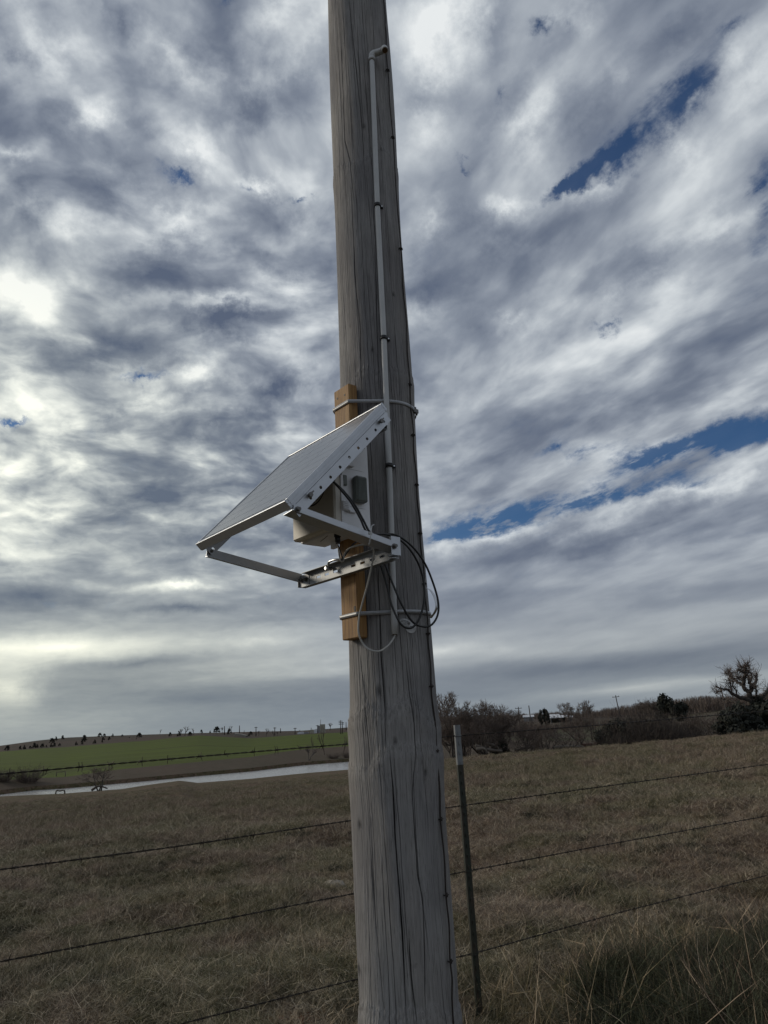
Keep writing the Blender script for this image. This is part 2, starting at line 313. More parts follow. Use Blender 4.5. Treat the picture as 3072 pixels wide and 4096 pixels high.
# ------------------------------------------------------------------ mesh helpers
def link(name, me, parent=None, loc=None):
    o = bpy.data.objects.new(name, me); COL.objects.link(o)
    if parent is not None: o.parent = parent
    if loc is not None: o.location = loc
    return o
def np_mesh(name, V, Fc, m, smooth=False, uvs=None):
    """V (n,3), Fc (k,3|4) int array"""
    me = bpy.data.meshes.new(name); V = np.asarray(V, np.float32); Fc = np.asarray(Fc, np.int32); k, w = Fc.shape
    me.vertices.add(len(V)); me.vertices.foreach_set('co', V.ravel())
    me.loops.add(k*w); me.loops.foreach_set('vertex_index', Fc.ravel())
    me.polygons.add(k); me.polygons.foreach_set('loop_start', np.arange(k, dtype=np.int32)*w)
    me.update(calc_edges=True); me.validate()
    if smooth: me.polygons.foreach_set('use_smooth', np.ones(k, bool))
    if m: me.materials.append(m)
    return me
class MB:
    def __init__(s): s.v = []; s.f = []; s.uv = {}; s.sm = []
    def add(s, V, Fs, smooth=False):
        b = len(s.v); s.v += [tuple(map(float, p)) for p in V]; s.f += [tuple(i+b for i in f) for f in Fs]; s.sm += [smooth]*len(Fs); return s
    def box(s, c, ax, ay, az):          # centre + three half-axis vectors
        c, ax, ay, az = map(lambda q: np.array(q, float), (c, ax, ay, az))
        V = [c+i*ax+j*ay+k*az for k in (-1, 1) for j in (-1, 1) for i in (-1, 1)]
        return s.add(V, [(0, 2, 3, 1), (4, 5, 7, 6), (0, 1, 5, 4), (2, 6, 7, 3), (0, 4, 6, 2), (1, 3, 7, 5)])
    def rbox(s, c, ax, ay, az, bev):    # bevelled box (chamfered), bev in metres
        c, ax, ay, az = map(lambda q: np.array(q, float), (c, ax, ay, az))
        la, lb, lc = map(np.linalg.norm, (ax, ay, az)); bm = {}
        V = []; idx = {}
        for i in (-1, 1):
            for j in (-1, 1):
                for k in (-1, 1):
                    for d in range(3):
                        f = [1-bev/la, 1-bev/lb, 1-bev/lc]; f[d] = 1
                        idx[(i, j, k, d)] = len(V); V.append(c+ax*i*f[0]+ay*j*f[1]+az*k*f[2])
        Fs = []
        for d, (a, b) in enumerate(((1, 2), (0, 2), (0, 1))):
            for sg in (-1, 1):
                q = []
                for (p, r) in ((-1, -1), (1, -1), (1, 1), (-1, 1)):
                    t = [0, 0, 0]; t[d] = sg; t[a] = p; t[b] = r; q.append(idx[(*t, d)])
                Fs.append(tuple(q))
        for d, (a, b) in enumerate(((1, 2), (0, 2), (0, 1))):   # edges along d
            for p in (-1, 1):
                for r in (-1, 1):
                    t0 = [0, 0, 0]; t0[a] = p; t0[b] = r; t1 = list(t0); t0[d] = -1; t1[d] = 1
                    Fs.append((idx[(*t0, a)], idx[(*t1, a)], idx[(*t1, b)], idx[(*t0, b)]))
        for i in (-1, 1):
            for j in (-1, 1):
                for k in (-1, 1): Fs.append((idx[(i, j, k, 0)], idx[(i, j, k, 1)], idx[(i, j, k, 2)]))
        return s.add(V, Fs)
    def tube(s, path, r, seg=8, caps=True, smooth=True):
        P = np.array(path, float); n = len(P); rr = np.full(n, r) if np.isscalar(r) else np.array(r)
        T = np.gradient(P, axis=0); T /= np.linalg.norm(T, axis=1)[:, None]+1e-12
        up = np.array([0, 0, 1.]) if abs(T[0][2]) < .9 else np.array([1., 0, 0])
        a = np.cross(T[0], up); a /= np.linalg.norm(a); V = []
        for i in range(n):
            a = a-T[i]*(a@T[i]); a /= np.linalg.norm(a); b = np.cross(T[i], a)
            for k in range(seg):
                t = 2*math.pi*k/seg; V.append(P[i]+rr[i]*(math.cos(t)*a+math.sin(t)*b))
        Fs = [(i*seg+k, i*seg+(k+1) % seg, (i+1)*seg+(k+1) % seg, (i+1)*seg+k) for i in range(n-1) for k in range(seg)]
        s.add(V, Fs, smooth)
        if caps:
            b = len(s.v)-n*seg
            s.f.append(tuple(b+k for k in reversed(range(seg)))); s.f.append(tuple(b+(n-1)*seg+k for k in range(seg))); s.sm += [False, False]
        return s
    def cyl(s, a, b, r, seg=16): return s.tube([a, b], r, seg)
    def prism(s, poly, c, ex, ey, ez):     # polygon in (ex,ey), extruded +-ez
        c, ex, ey, ez = map(lambda q: np.array(q, float), (c, ex, ey, ez)); n = len(poly)
        V = [c+x*ex+y*ey-ez for x, y in poly]+[c+x*ex+y*ey+ez for x, y in poly]
        return s.add(V, [tuple(reversed(range(n))), tuple(range(n, 2*n))]+[(i, (i+1) % n, n+(i+1) % n, n+i) for i in range(n)])
    def build(s, name, m, parent=None, origin=None):
        o = np.zeros(3) if origin is None else np.array(origin, float)
        if parent is not None and origin is None:
            q = parent
            while q is not None: o = o+np.array(q.location); q = q.parent
        me = bpy.data.meshes.new(name); me.from_pydata([tuple(np.array(p)-o) for p in s.v], [], s.f); me.materials.append(m)
        me.polygons.foreach_set('use_smooth', s.sm[:len(me.polygons)]); me.update()
        ob = link(name, me, parent)
        if parent is None: ob.location = Vector(o)
        return ob
def tag(o, label=None, cat=None, group=None, kind=None):
    if label: o['label'] = label
    if cat: o['category'] = cat
    if group: o['group'] = group
    if kind: o['kind'] = kind
    return o
def thing(name, loc, label, cat, group=None):
    return tag(link(name, None, None, Vector(tuple(map(float, loc)))), label, cat, group)
def spline(pts, n=60):
    P = np.array(pts, float); Q = np.vstack([2*P[0]-P[1], P, 2*P[-1]-P[-2]]); out = []
    for s in np.linspace(0, len(P)-1, n):
        i = min(int(s), len(P)-2); t = s-i; a, b, c, d = Q[i:i+4]
        out.append(.5*((2*b)+(-a+c)*t+(2*a-5*b+4*c-d)*t*t+(-a+3*b-3*c+d)*t**3))
    return np.array(out)

# ------------------------------------------------------------------ terrain
# per photo column: radial nodes (distance, z relative to the eye)
# each node is (distance, photo row it is seen at); the pond level fixes the shores
WREL = -9.3
def zrow(px, py, r): d = ray(px, py); return d[2]/math.hypot(d[0], d[1])*r
def rwater(px, py): d = ray(px, py); return WREL*math.hypot(d[0], d[1])/d[2]
def colm(px, near, far_, bnd, top, sk):
    rn, rf = rwater(px, near), rwater(px, far_)
    if rf-rn < 5: rf = rn+5
    zn = WREL+.08
    return [(0, -1.45), (4.3, -1.45), (45, -1.45+(zn+1.45)*(45-4.3)/(rn-4.3)*1.0), (rn, zn), (rn+1.6, WREL-.6), (rf-1., WREL-.6), (rf+.5, WREL+.75),
            (bnd[0], zrow(px, bnd[1], bnd[0])), (600, zrow(px, top, 600)), (900, zrow(px, sk, 900)), (1170, zrow(px, sk, 900)-14), (9000, -60)]
def colr(px, crest, low, field, top, sk):
    zc_ = zrow(px, crest, 60)
    return [(0, -1.45), (4.3, -1.45), (25, -1.45+(zc_+1.45)*.38), (60, zc_), (94, low-.5), (112, low-.6), (122, low), (field[0], zrow(px, field[1], field[0])), (500, zrow(px, top, 500)), (900, zrow(px, sk, 900)), (1170, zrow(px, sk, 900)-8), (9000, -40)]
COLS = [(-1500, colm(0, 3187, 3180, (172, 3121), 3007, 2990)), (0, colm(0, 3187, 3179, (172, 3121), 3007, 2983)), (151, colm(151, 3180, 3160, (178, 3112), 2995, 2962)),
 (271, colm(271, 3175, 3153, (184, 3107), 2988, 2950)), (500, colm(500, 3157, 3132, (192, 3075), 2968, 2941)), (590, colm(590, 3142, 3124, (195, 3067), 2962, 2938)),
 (723, colm(723, 3124, 3111, (200, 3054), 2948, 2934)), (796, colm(796, 3133, 3104, (202, 3047), 2942, 2932)), (1000, colm(1000, 3117, 3086, (214, 3028), 2954, 2927)),
 (1200, colm(1200, 3096, 3062, (232, 2998), 2939, 2923)), (1403, colm(1403, 3079, 3046, (245, 2984), 2928, 2909)), (1560, colm(1560, 3070, 3040, (245, 2975), 2920, 2900)),
 (1760, colr(1760, 3040, -7.4, (200, 2960), 2905, 2880)), (2300, colr(2300, 2995, -7.5, (190, 2965), 2885, 2860)), (2700, colr(2700, 2962, -7.3, (180, 2940), 2862, 2832)),
 (3072, colr(3072, 2928, -7.0, (180, 2900), 2815, 2780)), (5600, colr(3072, 2928, -7.0, (180, 2900), 2815, 2780))]
CAZ = np.array([az_of(c[0]) if -2000 < c[0] < 4400 else math.copysign(rad(75), c[0]) for c in COLS])
CRr = np.array([[p[0] for p in c[1]] for c in COLS], float); CZz = np.array([[p[1] for p in c[1]] for c in COLS], float)
NSEG = CRr.shape[1]
def knots(az):
    az = np.clip(az, CAZ[0], CAZ[-1])
    return np.stack([np.interp(az, CAZ, CRr[:, k]) for k in range(NSEG)], -1), np.stack([np.interp(az, CAZ, CZz[:, k]) for k in range(NSEG)], -1)
_ph = rng.uniform(0, 6.28, (40, 2)); _k = [(rng.uniform(-1, 1), rng.uniform(-1, 1)) for _ in range(40)]
def rough(x, y):
    z = np.zeros_like(x, float)
    for i, (a, b) in enumerate(_k):
        sc = (.35, .9, 2.2, 5.)[i % 4]; am = (.030, .018, .010, .006)[i % 4]
        nrm = math.hypot(a, b)+1e-6; z += am*np.sin(sc*(a*x+b*y)/nrm*2+_ph[i, 0])
    return z
def mound(x, y):
    # near right verge: the bank dips behind a ridge of tall grass ; dirt mound near the creek
    z = -.34*np.exp(-(((x-3.3)/1.5)**2+((y-5.6)/1.8)**2))
    z = z-.09*np.exp(-((x-.34)**2+(y-4.22)**2)/.30)
    return z
def height1(az, r):
    R, Zk = knots(np.array(az)); return float(np.interp(r, R, Zk))+CZ
def ground(x, y):
    r = math.hypot(x, y); az = math.atan2(x, y); z = height1(az, r)
    if r < 110: z += float(rough(np.array(x), np.array(y)))*min(1, r/3)*(1 if r < 60 else (110-r)/50)+float(mound(np.array(x), np.array(y)))
    return z
def place(px, r): az = az_of(px); x, y = r*math.sin(az), r*math.cos(az); return np.array([x, y, ground(x, y)])
def hit(px, py, rmax=880):
    d = ray(px, py); h = math.hypot(d[0], d[1]); az = math.atan2(d[0], d[1]); R, Zk = knots(np.array(az))
    rs = np.concatenate([np.linspace(3, 60, 500), np.linspace(60, rmax, 2000)]); zt = np.interp(rs, R, Zk); zr = rs/h*d[2]
    k = np.nonzero(zr <= zt)[0]; r = rs[k[0]] if len(k) else rmax
    x, y = r*math.sin(az), r*math.cos(az); return np.array([x, y, ground(x, y)]), r
fine = np.arange(-36, 36.01, .2)
AZ = np.radians(np.concatenate([np.arange(-180, -60, 6), np.arange(-60, -36, 1.5), fine, np.arange(37, 60, 1.5), np.arange(60, 180.1, 6)]))
def patch(name, k0, k1, rows, m, sel=None, r0=None):
    az = AZ if sel is None else AZ[(AZ >= sel[0]-1e-6) & (AZ <= sel[1]+1e-6)]
    R, Zk = knots(az); rr = []
    for k, n in zip(range(k0, k1), rows):
        a = R[:, k:k+1]; b = R[:, k+1:k+2]
        if k == 0: a = a*0+.3
        t = np.linspace(0, 1, n+1)[None, :-1]
        rr.append(a*(b/a)**t)
    rr.append(R[:, k1:k1+1]); rr = np.concatenate(rr, 1)
    z = np.stack([np.interp(rr[i], R[i], Zk[i]) for i in range(len(az))])+CZ
    x = rr*np.sin(az)[:, None]; y = rr*np.cos(az)[:, None]
    w = np.clip(rr/3, 0, 1)*np.clip((110-rr)/50, 0, 1); z = z+rough(x, y)*w+np.where(rr < 110, mound(x, y), 0)
    n, q = rr.shape; V = np.stack([x, y, z], -1).reshape(-1, 3)
    i, j = np.meshgrid(np.arange(n-1), np.arange(q-1), indexing='ij'); a = (i*q+j).ravel()
    me = np_mesh(name, V, np.stack([a, a+1, a+q+1, a+q], -1), m, True)
    return tag(link(name, me), kind='structure')
BX = az_of(1660); BX = AZ[np.argmin(abs(AZ-BX))]
patch('pasture', 0, 7, [24, 90, 60, 8, 4, 8, 24], MT['pasture'], (-9, 9)) if False else None
patch('pasture', 0, 6, [30, 110, 70, 8, 6, 8], MT['pasture'])
patch('dry_meadow', 6, 7, [24], MT['bare'])
patch('green_field', 7, 8, [50], MT['green'], (-9, BX))
patch('far_pasture', 7, 8, [50], MT['far'], (BX, 9))
patch('hills', 8, 11, [24, 10, 20], MT['hill'])
# pond
paz = [a for a in np.radians(fine) if az_of(-900) <= a <= az_of(1640)]; V = []; WZ = CZ+WREL
for a in paz:
    R, _ = knots(np.array(a))
    for r in (R[3]-2.5, (R[3]+R[6])/2, R[6]+1.5): V.append((r*math.sin(a), r*math.cos(a), WZ))
Fq = [(3*i+j, 3*i+j+1, 3*i+j+4, 3*i+j+3) for i in range(len(paz)-1) for j in range(2)]
tag(link('pond_water', np_mesh('pond_water', V, Fq, MT['water'])), kind='structure')

# ------------------------------------------------------------------ instancing for grass
HID = []
def tuft(name, nb, rad_, hmin, hmax, wd, lean, m, seed):
    g = np.random.default_rng(seed); V = []; Fs = []
    for b in range(nb):
        a, d = g.uniform(0, 6.283), rad_*math.sqrt(g.uniform(0, 1)); x, y = d*math.cos(a), d*math.sin(a)
        h = g.uniform(hmin, hmax)*(1-.4*d/rad_); la = g.uniform(0, 6.283); ln = abs(g.normal(0, lean))*h+d*.3; fa = g.uniform(0, 6.283)
        wx, wy = wd/2*math.cos(fa), wd/2*math.sin(fa); i0 = len(V)
        bend = g.uniform(.6, 1.6)
        for t, w in ((0, 1.), (.45, .8), (.8, .45)):
            ox = x+math.cos(la)*ln*t**(1+bend); oy = y+math.sin(la)*ln*t**(1+bend); oz = h*t*(1-.25*t*min(1, ln/h))-.01
            V += [(ox-wx*w, oy-wy*w, oz), (ox+wx*w, oy+wy*w, oz)]
        V.append((x+math.cos(la)*ln, y+math.sin(la)*ln, h*(1-.25*min(1, ln/h))))
        Fs += [(i0, i0+1, i0+3), (i0, i0+3, i0+2), (i0+2, i0+3, i0+5), (i0+2, i0+5, i0+4), (i0+4, i0+5, i0+6)]
    return bpy.data.objects.new(name, np_mesh(name, V, np.array(Fs), m))
def scatter(name, pts, scl, rot, colls, kind='stuff', tilt=.12):
    n = len(pts); me = bpy.data.meshes.new(name); me.vertices.add(n); me.vertices.foreach_set('co', np.asarray(pts, np.float32).ravel())
    a = me.attributes.new('scl', 'FLOAT', 'POINT'); a.data.foreach_set('value', np.asarray(scl, np.float32))
    a = me.attributes.new('rot', 'FLOAT_VECTOR', 'POINT')
    rv = np.stack([rng.normal(0, tilt, n), rng.normal(0, tilt, n), rot], -1).astype(np.float32); a.data.foreach_set('vector', rv.ravel())
    c = bpy.data.collections.new(name+'_kinds')
    for o in colls: c.objects.link(o)
    ng = bpy.data.node_groups.new(name, 'GeometryNodeTree'); ng.interface.new_socket('Geometry', in_out='INPUT', socket_type='NodeSocketGeometry'); ng.interface.new_socket('Geometry', in_out='OUTPUT', socket_type='NodeSocketGeometry')
    N = ng.nodes; L = ng.links; gi = N.new('NodeGroupInput'); go = N.new('NodeGroupOutput')
    ci = N.new('GeometryNodeCollectionInfo'); ci.inputs['Collection'].default_value = c; ci.inputs['Separate Children'].default_value = True; ci.inputs['Reset Children'].default_value = True
    ip = N.new('GeometryNodeInstanceOnPoints'); ip.inputs['Pick Instance'].default_value = True
    rv_ = N.new('FunctionNodeRandomValue'); rv_.data_type = 'INT'
    for s_ in rv_.inputs:
        if s_.name == 'Max' and s_.type == 'INT': s_.default_value = max(0, len(colls)-1)
        if s_.name == 'Min' and s_.type == 'INT': s_.default_value = 0
    oi = [o for o in rv_.outputs if o.type == 'INT'][0]
    as_ = N.new('GeometryNodeInputNamedAttribute'); as_.data_type = 'FLOAT'; as_.inputs['Name'].default_value = 'scl'
    ar = N.new('GeometryNodeInputNamedAttribute'); ar.data_type = 'FLOAT_VECTOR'; ar.inputs['Name'].default_value = 'rot'
    e2r = N.new('FunctionNodeEulerToRotation'); L.new(ar.outputs['Attribute'], e2r.inputs[0])
    L.new(gi.outputs[0], ip.inputs['Points']); L.new(ci.outputs[0], ip.inputs['Instance']); L.new(oi, ip.inputs['Instance Index'])
    L.new(e2r.outputs[0], ip.inputs['Rotation']); L.new(as_.outputs['Attribute'], ip.inputs['Scale']); L.new(ip.outputs[0], go.inputs[0])
    o = link(name, me); md = o.modifiers.new('scatter', 'NODES'); md.node_group = ng; o['kind'] = kind
    return o
def polar_pts(n, r0, r1, a0=-34, a1=34, p=1.0):
    az = np.radians(rng.uniform(a0, a1, n)); u = rng.uniform(0, 1, n); r = r0*(r1/r0)**(u**p) if p != 0 else np.sqrt(r0*r0+u*(r1*r1-r0*r0))
    x, y = r*np.sin(az), r*np.cos(az); R, Zk = knots(az)
    z = np.array([np.interp(r[i], R[i], Zk[i]) for i in range(n)])+CZ
    w = np.clip(r/3, 0, 1)*np.clip((110-r)/50, 0, 1); z = z+rough(x, y)*w+np.where(r < 110, mound(x, y), 0)
    ok = (r < R[:, 3]-1.0) & (np.hypot((x+.62)/.30, (y-4.12)/.16) > 1)
    return np.stack([x, y, z], -1)[ok], r[ok]
short = [tuft('short_tuft', 80, .16, .02, .075, .0034, 1.3, MT['blade'], 10+i) for i in range(5)]
shag = [tuft('shaggy_tuft', 70, .12, .06, .17, .0036, .95, MT['blade'], 30+i) for i in range(4)]
straw = [tuft('straw_tuft', 12, .08, .12, .40, .0034, 1.0, MT['straw'], 50+i) for i in range(4)]
tall = [tuft('tall_tuft', 80, .16, .08, .36, .0040, 1.1, MT['dark_blade'], 70+i) for i in range(3)]
P_, R_ = polar_pts(26000, 3.0, 24, p=1.0)
scatter('short_grass', P_, np.clip(rng.normal(1, .25, len(P_)), .5, 1.7)*np.clip(R_/9, 1, 2.), rng.uniform(0, 6.28, len(P_)), short)
P_, R_ = polar_pts(34000, 20, 118, p=.9)
scatter('distant_grass', P_, np.clip(rng.normal(1, .3, len(P_)), .4, 2.)*np.clip(R_/16, 1.2, 1.8)*np.clip((120-R_)/60, .15, 1), rng.uniform(0, 6.28, len(P_)), short+shag)
# clumps: cluster by noise
def clumpy(P, thr, sc=.7):
    f = np.zeros(len(P))
    for i in range(10):
        a, b = _k[i+5]; nn = math.hypot(a, b)+1e-6; f += np.sin(sc*(1+i*.37)*(a*P[:, 0]+b*P[:, 1])/nn*2.2+_ph[i, 1])/(1+i*.25)
    return f > thr
P_, R_ = polar_pts(15000, 3.2, 45, p=1.0); k = clumpy(P_, .9); P_, R_ = P_[k], R_[k]
scatter('shaggy_grass', P_, np.clip(rng.normal(.8, .25, len(P_)), .4, 1.5)*np.clip(R_/14, 1, 1.8), rng.uniform(0, 6.28, len(P_)), shag)
P_, R_ = polar_pts(3800, 3.2, 40, p=1.0)
scatter('dry_stalks', P_, np.clip(rng.normal(.5, .18, len(P_)), .25, 1.0), rng.uniform(0, 6.28, len(P_)), straw, tilt=.35)
# rank green and straw grass along the verge at the lower right, in front of the fence
def verge(n, x0, x1, y0, y1, f):
    x = rng.uniform(x0, x1, n); y = rng.uniform(y0, y1, n); k = f(x, y) > 0; x, y = x[k], y[k]
    return np.array([(a, b, ground(a, b)) for a, b in zip(x, y)])
fv = lambda x, y: np.minimum((x-.34)*.588-(y-4.28)*.809-.18, (x-.78))+.10*np.sin(x*5)+.08*np.sin(y*7+1)
Pv = verge(7500, .6, 5.2, 2.2, 7.4, fv)
scatter('verge_grass', Pv, np.clip(.40+.24*(Pv[:, 0]-.6)+rng.normal(0, .12, len(Pv)), .3, 1.15), rng.uniform(0, 6.28, len(Pv)), tall)
Pv = verge(3000, .4, 5.4, 2.4, 7.6, lambda x, y: fv(x, y)+.30)
scatter('verge_straw', Pv, np.clip(rng.normal(.75, .25, len(Pv)), .35, 1.3), rng.uniform(0, 6.28, len(Pv)), straw, tilt=1.0)
Pv = verge(2600, .9, 4.6, 2.2, 5.6, fv)
scatter('verge_grass', Pv, np.clip(rng.normal(.85, .2, len(Pv)), .4, 1.3), rng.uniform(0, 6.28, len(Pv)), tall)
Pv = verge(900, .5, 5.0, 2.4, 6.2, lambda x, y: fv(x, y)+.35)
scatter('verge_straw', Pv, np.clip(rng.normal(1.05, .3, len(Pv)), .5, 1.8), rng.uniform(0, 6.28, len(Pv)), straw, tilt=.5)
Pv = verge(90, .15, .75, 3.7, 4.5, lambda x, y: x*0+1)
scatter('post_foot_grass', Pv, np.clip(rng.normal(.7, .2, len(Pv)), .4, 1.2), rng.uniform(0, 6.28, len(Pv)), straw, tilt=.5)

# ------------------------------------------------------------------ utility pole
PX, PY = -.003, 2.6
def PR(z): return np.interp(z, [0, .55, .97, 1.32, 1.45, 1.61, 2.25, 2.88, 3.72, 4.71, 9.2], [.158, .1545, .1535, .1515, .1500, .148, .1435, .141, .138, .1375, .120])
def on_pole(px, py, off=0.):
    d = ray(px, py)
    t = (PY-.15)/d[1]
    for _ in range(8):
        z = CZ+d[2]*t; R = float(PR(z))+off
        a = d[0]**2+d[1]**2; b = -2*(d[0]*PX+d[1]*PY); c = PX**2+PY**2-R*R; q = b*b-4*a*c
        t = (-b-math.sqrt(max(q, 0)))/(2*a)
    return CC+d*t
def pole_theta(p): return math.atan2(p[0]-PX, -(p[1]-PY))       # 0 faces the camera, + to the right
def build_pole():
    th = np.concatenate([np.linspace(-math.pi, rad(-104), 26)[:-1], np.linspace(rad(-104), rad(104), 1150), np.linspace(rad(104), math.pi, 26)[1:-1]])
    zz = np.concatenate([np.linspace(-.6, .42, 8)[:-1], np.arange(.42, 4.95, .0095), np.linspace(4.95, 9.2, 24)])
    T, Zm = np.meshgrid(th, zz); R = PR(Zm).astype(float)
    g = np.random.default_rng(3)
    # gentle lumps
    for _ in range(26):
        a, kz = g.integers(1, 6), g.uniform(.6, 7); R += .0009*np.sin(a*T+kz*Zm+g.uniform(0, 6.28))
    # bark-ring swellings: surface steps out below a wavy line
    ck = np.zeros_like(R)
    zo = lambda pts, ox, oy, k: [(ox+x*k, oy+y*k) for x, y in pts]
    rid = [(zo([(285, 900), (300, 850), (340, 830), (400, 820), (450, 780), (500, 680), (560, 700), (640, 760), (740, 800), (820, 820), (860, 740), (910, 690), (990, 680), (1050, 640), (1110, 600), (1160, 620), (1220, 700), (1290, 780), (1330, 830), (1420, 900)], 1320, 2640, .2894), .0052, .12, .55),
           (zo([(290, 760), (400, 700), (490, 590), (600, 640), (680, 680), (800, 710), (860, 650), (910, 590), (990, 590), (1080, 500), (1200, 540), (1300, 600), (1420, 700)], 1320, 2640, .2894), .0022, .04, .25),
           (zo([(290, 1500), (400, 1560), (560, 1560), (600, 1480), (700, 1330), (800, 1280), (900, 1240), (1000, 1250), (1180, 1250), (1330, 1210), (1450, 1290)], 1320, 2640, .2894), .0045, .10, .2),
           (zo([(490, 380), (500, 330), (540, 290), (580, 290), (620, 340), (800, 400), (850, 350), (930, 330), (1000, 360), (1080, 300), (1140, 310), (1180, 380), (1270, 400)], 1200, 3900, .482), .0055, .12, .3),
           (zo([(100, 2000), (110, 1950), (160, 1850), (240, 1860), (330, 1830), (420, 1810), (500, 1750), (620, 1660), (700, 1690), (740, 1760)], 1300, 0, .3617), .0030, .07, .5),
           ([(1362, 1600), (1418, 1536), (1422, 1510), (1440, 1492), (1461, 1486), (1473, 1478), (1500, 1500), (1580, 1490), (1640, 1510)], .0040, .08, .45)]
    for (pl, amp, dec, dk) in rid:
        q = [on_pole(*p) for p in pl]; tt = np.array([pole_theta(a) for a in q]); zz_r = np.array([a[2] for a in q]); o = np.argsort(tt); tt, zz_r = tt[o], zz_r[o]
        zl = np.interp(th, tt, zz_r)+.006*np.sin(th*31)*0+.0025*np.sin(th*47+amp*900)+.0015*np.sin(th*113); zc = zl[None, :]+0*T
        ck = np.maximum(ck, .55*dk*(.55+.45*np.sin(T*23+Zm*40))*np.exp(-((Zm-zc-.005)/.0045)**2))  # darker line just above each ring step
        d = zc-Zm; amp *= 1.7; R += amp*(1/(1+np.exp(-d/.0055)))*np.exp(-np.clip(d, 0, None)/dec)
        R += amp*.5*np.exp(-((d+.012)/.006)**2)
    cracks = []
    # the big check down the middle, then many lesser ones
    mids = [(1520, 2560), (1536, 2750), (1545, 2980), (1577, 3200), (1590, 3400), (1613, 3700), (1630, 3990), (1642, 4090)]
    mp_ = [on_pole(*q) for q in mids]
    def measured(pts, w, dep):
        q = [on_pole(*p) for p in pts]; z = np.array([a[2] for a in q])[::-1]; t = np.array([pole_theta(a) for a in q])[::-1]
        cracks.append((z, t, w*.80, dep))
    measured([(1512, 2250), (1524, 2620), (1541, 2850), (1546, 3000)], .0020, .014)
    measured([(1560, 2990), (1572, 3150), (1580, 3330), (1594, 3520), (1612, 3780), (1625, 4096)], .0024, .016)
    measured([(1440, 2620), (1468, 2850), (1482, 3060)], .0014, .010)
    measured([(1618, 2600), (1640, 2800), (1655, 2900), (1660, 3010), (1645, 3220)], .0013, .010)
    measured([(1612, 3060), (1650, 3080), (1672, 3500), (1700, 3700), (1715, 3850)], .0011, .008)
    measured([(1640, 3020), (1655, 3280), (1668, 3500), (1690, 3600), (1700, 4096)], .0015, .010)
    measured([(1634, 3750), (1645, 3900), (1668, 4096)], .0018, .010)
    measured([(1472, 3300), (1484, 3480), (1500, 3700), (1540, 4096)], .0011, .008)
    measured([(1365, 180), (1378, 560), (1402, 650), (1415, 800)], .0015, .010)
    measured([(1395, 0), (1412, 150), (1425, 280), (1440, 420), (1458, 640)], .0013, .010)
    measured([(1430, 140), (1445, 380), (1455, 520)], .0010, .008)
    measured([(1410, 820), (1420, 1100), (1440, 1300), (1446, 1560)], .0014, .010)
    measured([(1500, 1000), (1508, 1300), (1516, 1560)], .0014, .010)
    measured([(1490, 20), (1510, 400), (1540, 640)], .0009, .008)
    for _ in range(190):
        L_ = g.uniform(.15, .9); z0 = g.uniform(.3, 4.9); t0 = g.uniform(-1.7, 1.7); n = 6
        z = np.linspace(z0, z0+L_, n); t = t0-.075*(z-z0)*g.uniform(.5, 2.)+np.cumsum(g.normal(0, .006, n))
        cracks.append((z, t, g.choice([.00045, .0006, .0009], p=[.55, .35, .10]), g.uniform(.003, .008)))
    for (kx, ky, ks) in ((1455, 510, .006), (1524, 600, .005), (1516, 2765, .009), (1580, 2965, .006), (1490, 1400, .005), (1440, 3300, .007), (1413, 3560, .006), (1447, 3880, .008), (1700, 3090, .006), (1572, 1180, .005)):
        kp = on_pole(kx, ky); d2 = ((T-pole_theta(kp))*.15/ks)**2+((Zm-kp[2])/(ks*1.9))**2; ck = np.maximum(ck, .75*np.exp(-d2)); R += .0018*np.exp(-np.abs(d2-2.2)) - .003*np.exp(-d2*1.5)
    for (z, t, w, dep) in cracks:
        rowsel = np.nonzero((zz > z[0]) & (zz < z[-1]))[0]
        for r in rowsel:
            tc_ = np.interp(zz[r], z, t)+.0022*math.sin(zz[r]*23+t[0]*9)+.0012*math.sin(zz[r]*61)
            f = min(1, (zz[r]-z[0])/(.25*(z[-1]-z[0])), (z[-1]-zz[r])/(.25*(z[-1]-z[0])))*(.8+.2*math.sin(zz[r]*17+t[0]*5)); ww = max(w*(.35+.65*f), .00045)
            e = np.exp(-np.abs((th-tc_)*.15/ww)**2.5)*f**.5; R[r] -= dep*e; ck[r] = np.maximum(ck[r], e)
    x = PX+R*np.sin(T); y = PY-R*np.cos(T); n, q = R.shape
    V = np.stack([x, y, Zm], -1).reshape(-1, 3); i, j = np.meshgrid(np.arange(n-1), np.arange(q), indexing='ij')
    a = (i*q+j).ravel(); b = (i*q+(j+1) % q).ravel(); Fq = np.stack([a, b, b+q, a+q], -1)
    me = np_mesh('shaft', V-np.array([PX, PY, 0]), Fq, MT['pole'], True)
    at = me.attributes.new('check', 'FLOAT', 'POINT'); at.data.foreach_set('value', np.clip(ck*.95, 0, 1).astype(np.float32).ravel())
    root = thing('utility_pole', (PX, PY, 0), 'tall weathered grey wooden utility pole with long drying cracks, in the foreground', 'pole')
    link('shaft', me, root)
    mb = MB(); mb.cyl((PX, PY, 9.19), (PX, PY, 9.215), .121, 40); mb.build('pole_cap', MT['pole'], root)
build_pole()

# pole frame for the mounted gear: u = along panel width (away, left), n = outwards (towards viewer, left), z up
AL = rad(-40.1)
Uv = np.array([math.sin(AL), math.cos(AL), 0.]); Nv = np.array([-math.cos(AL), math.sin(AL), 0.]); Zv = np.array([0, 0, 1.]); O0 = np.array([0, 2.6, 0.])
def L(u, n, z): return O0+u*Uv+n*Nv+z*Zv

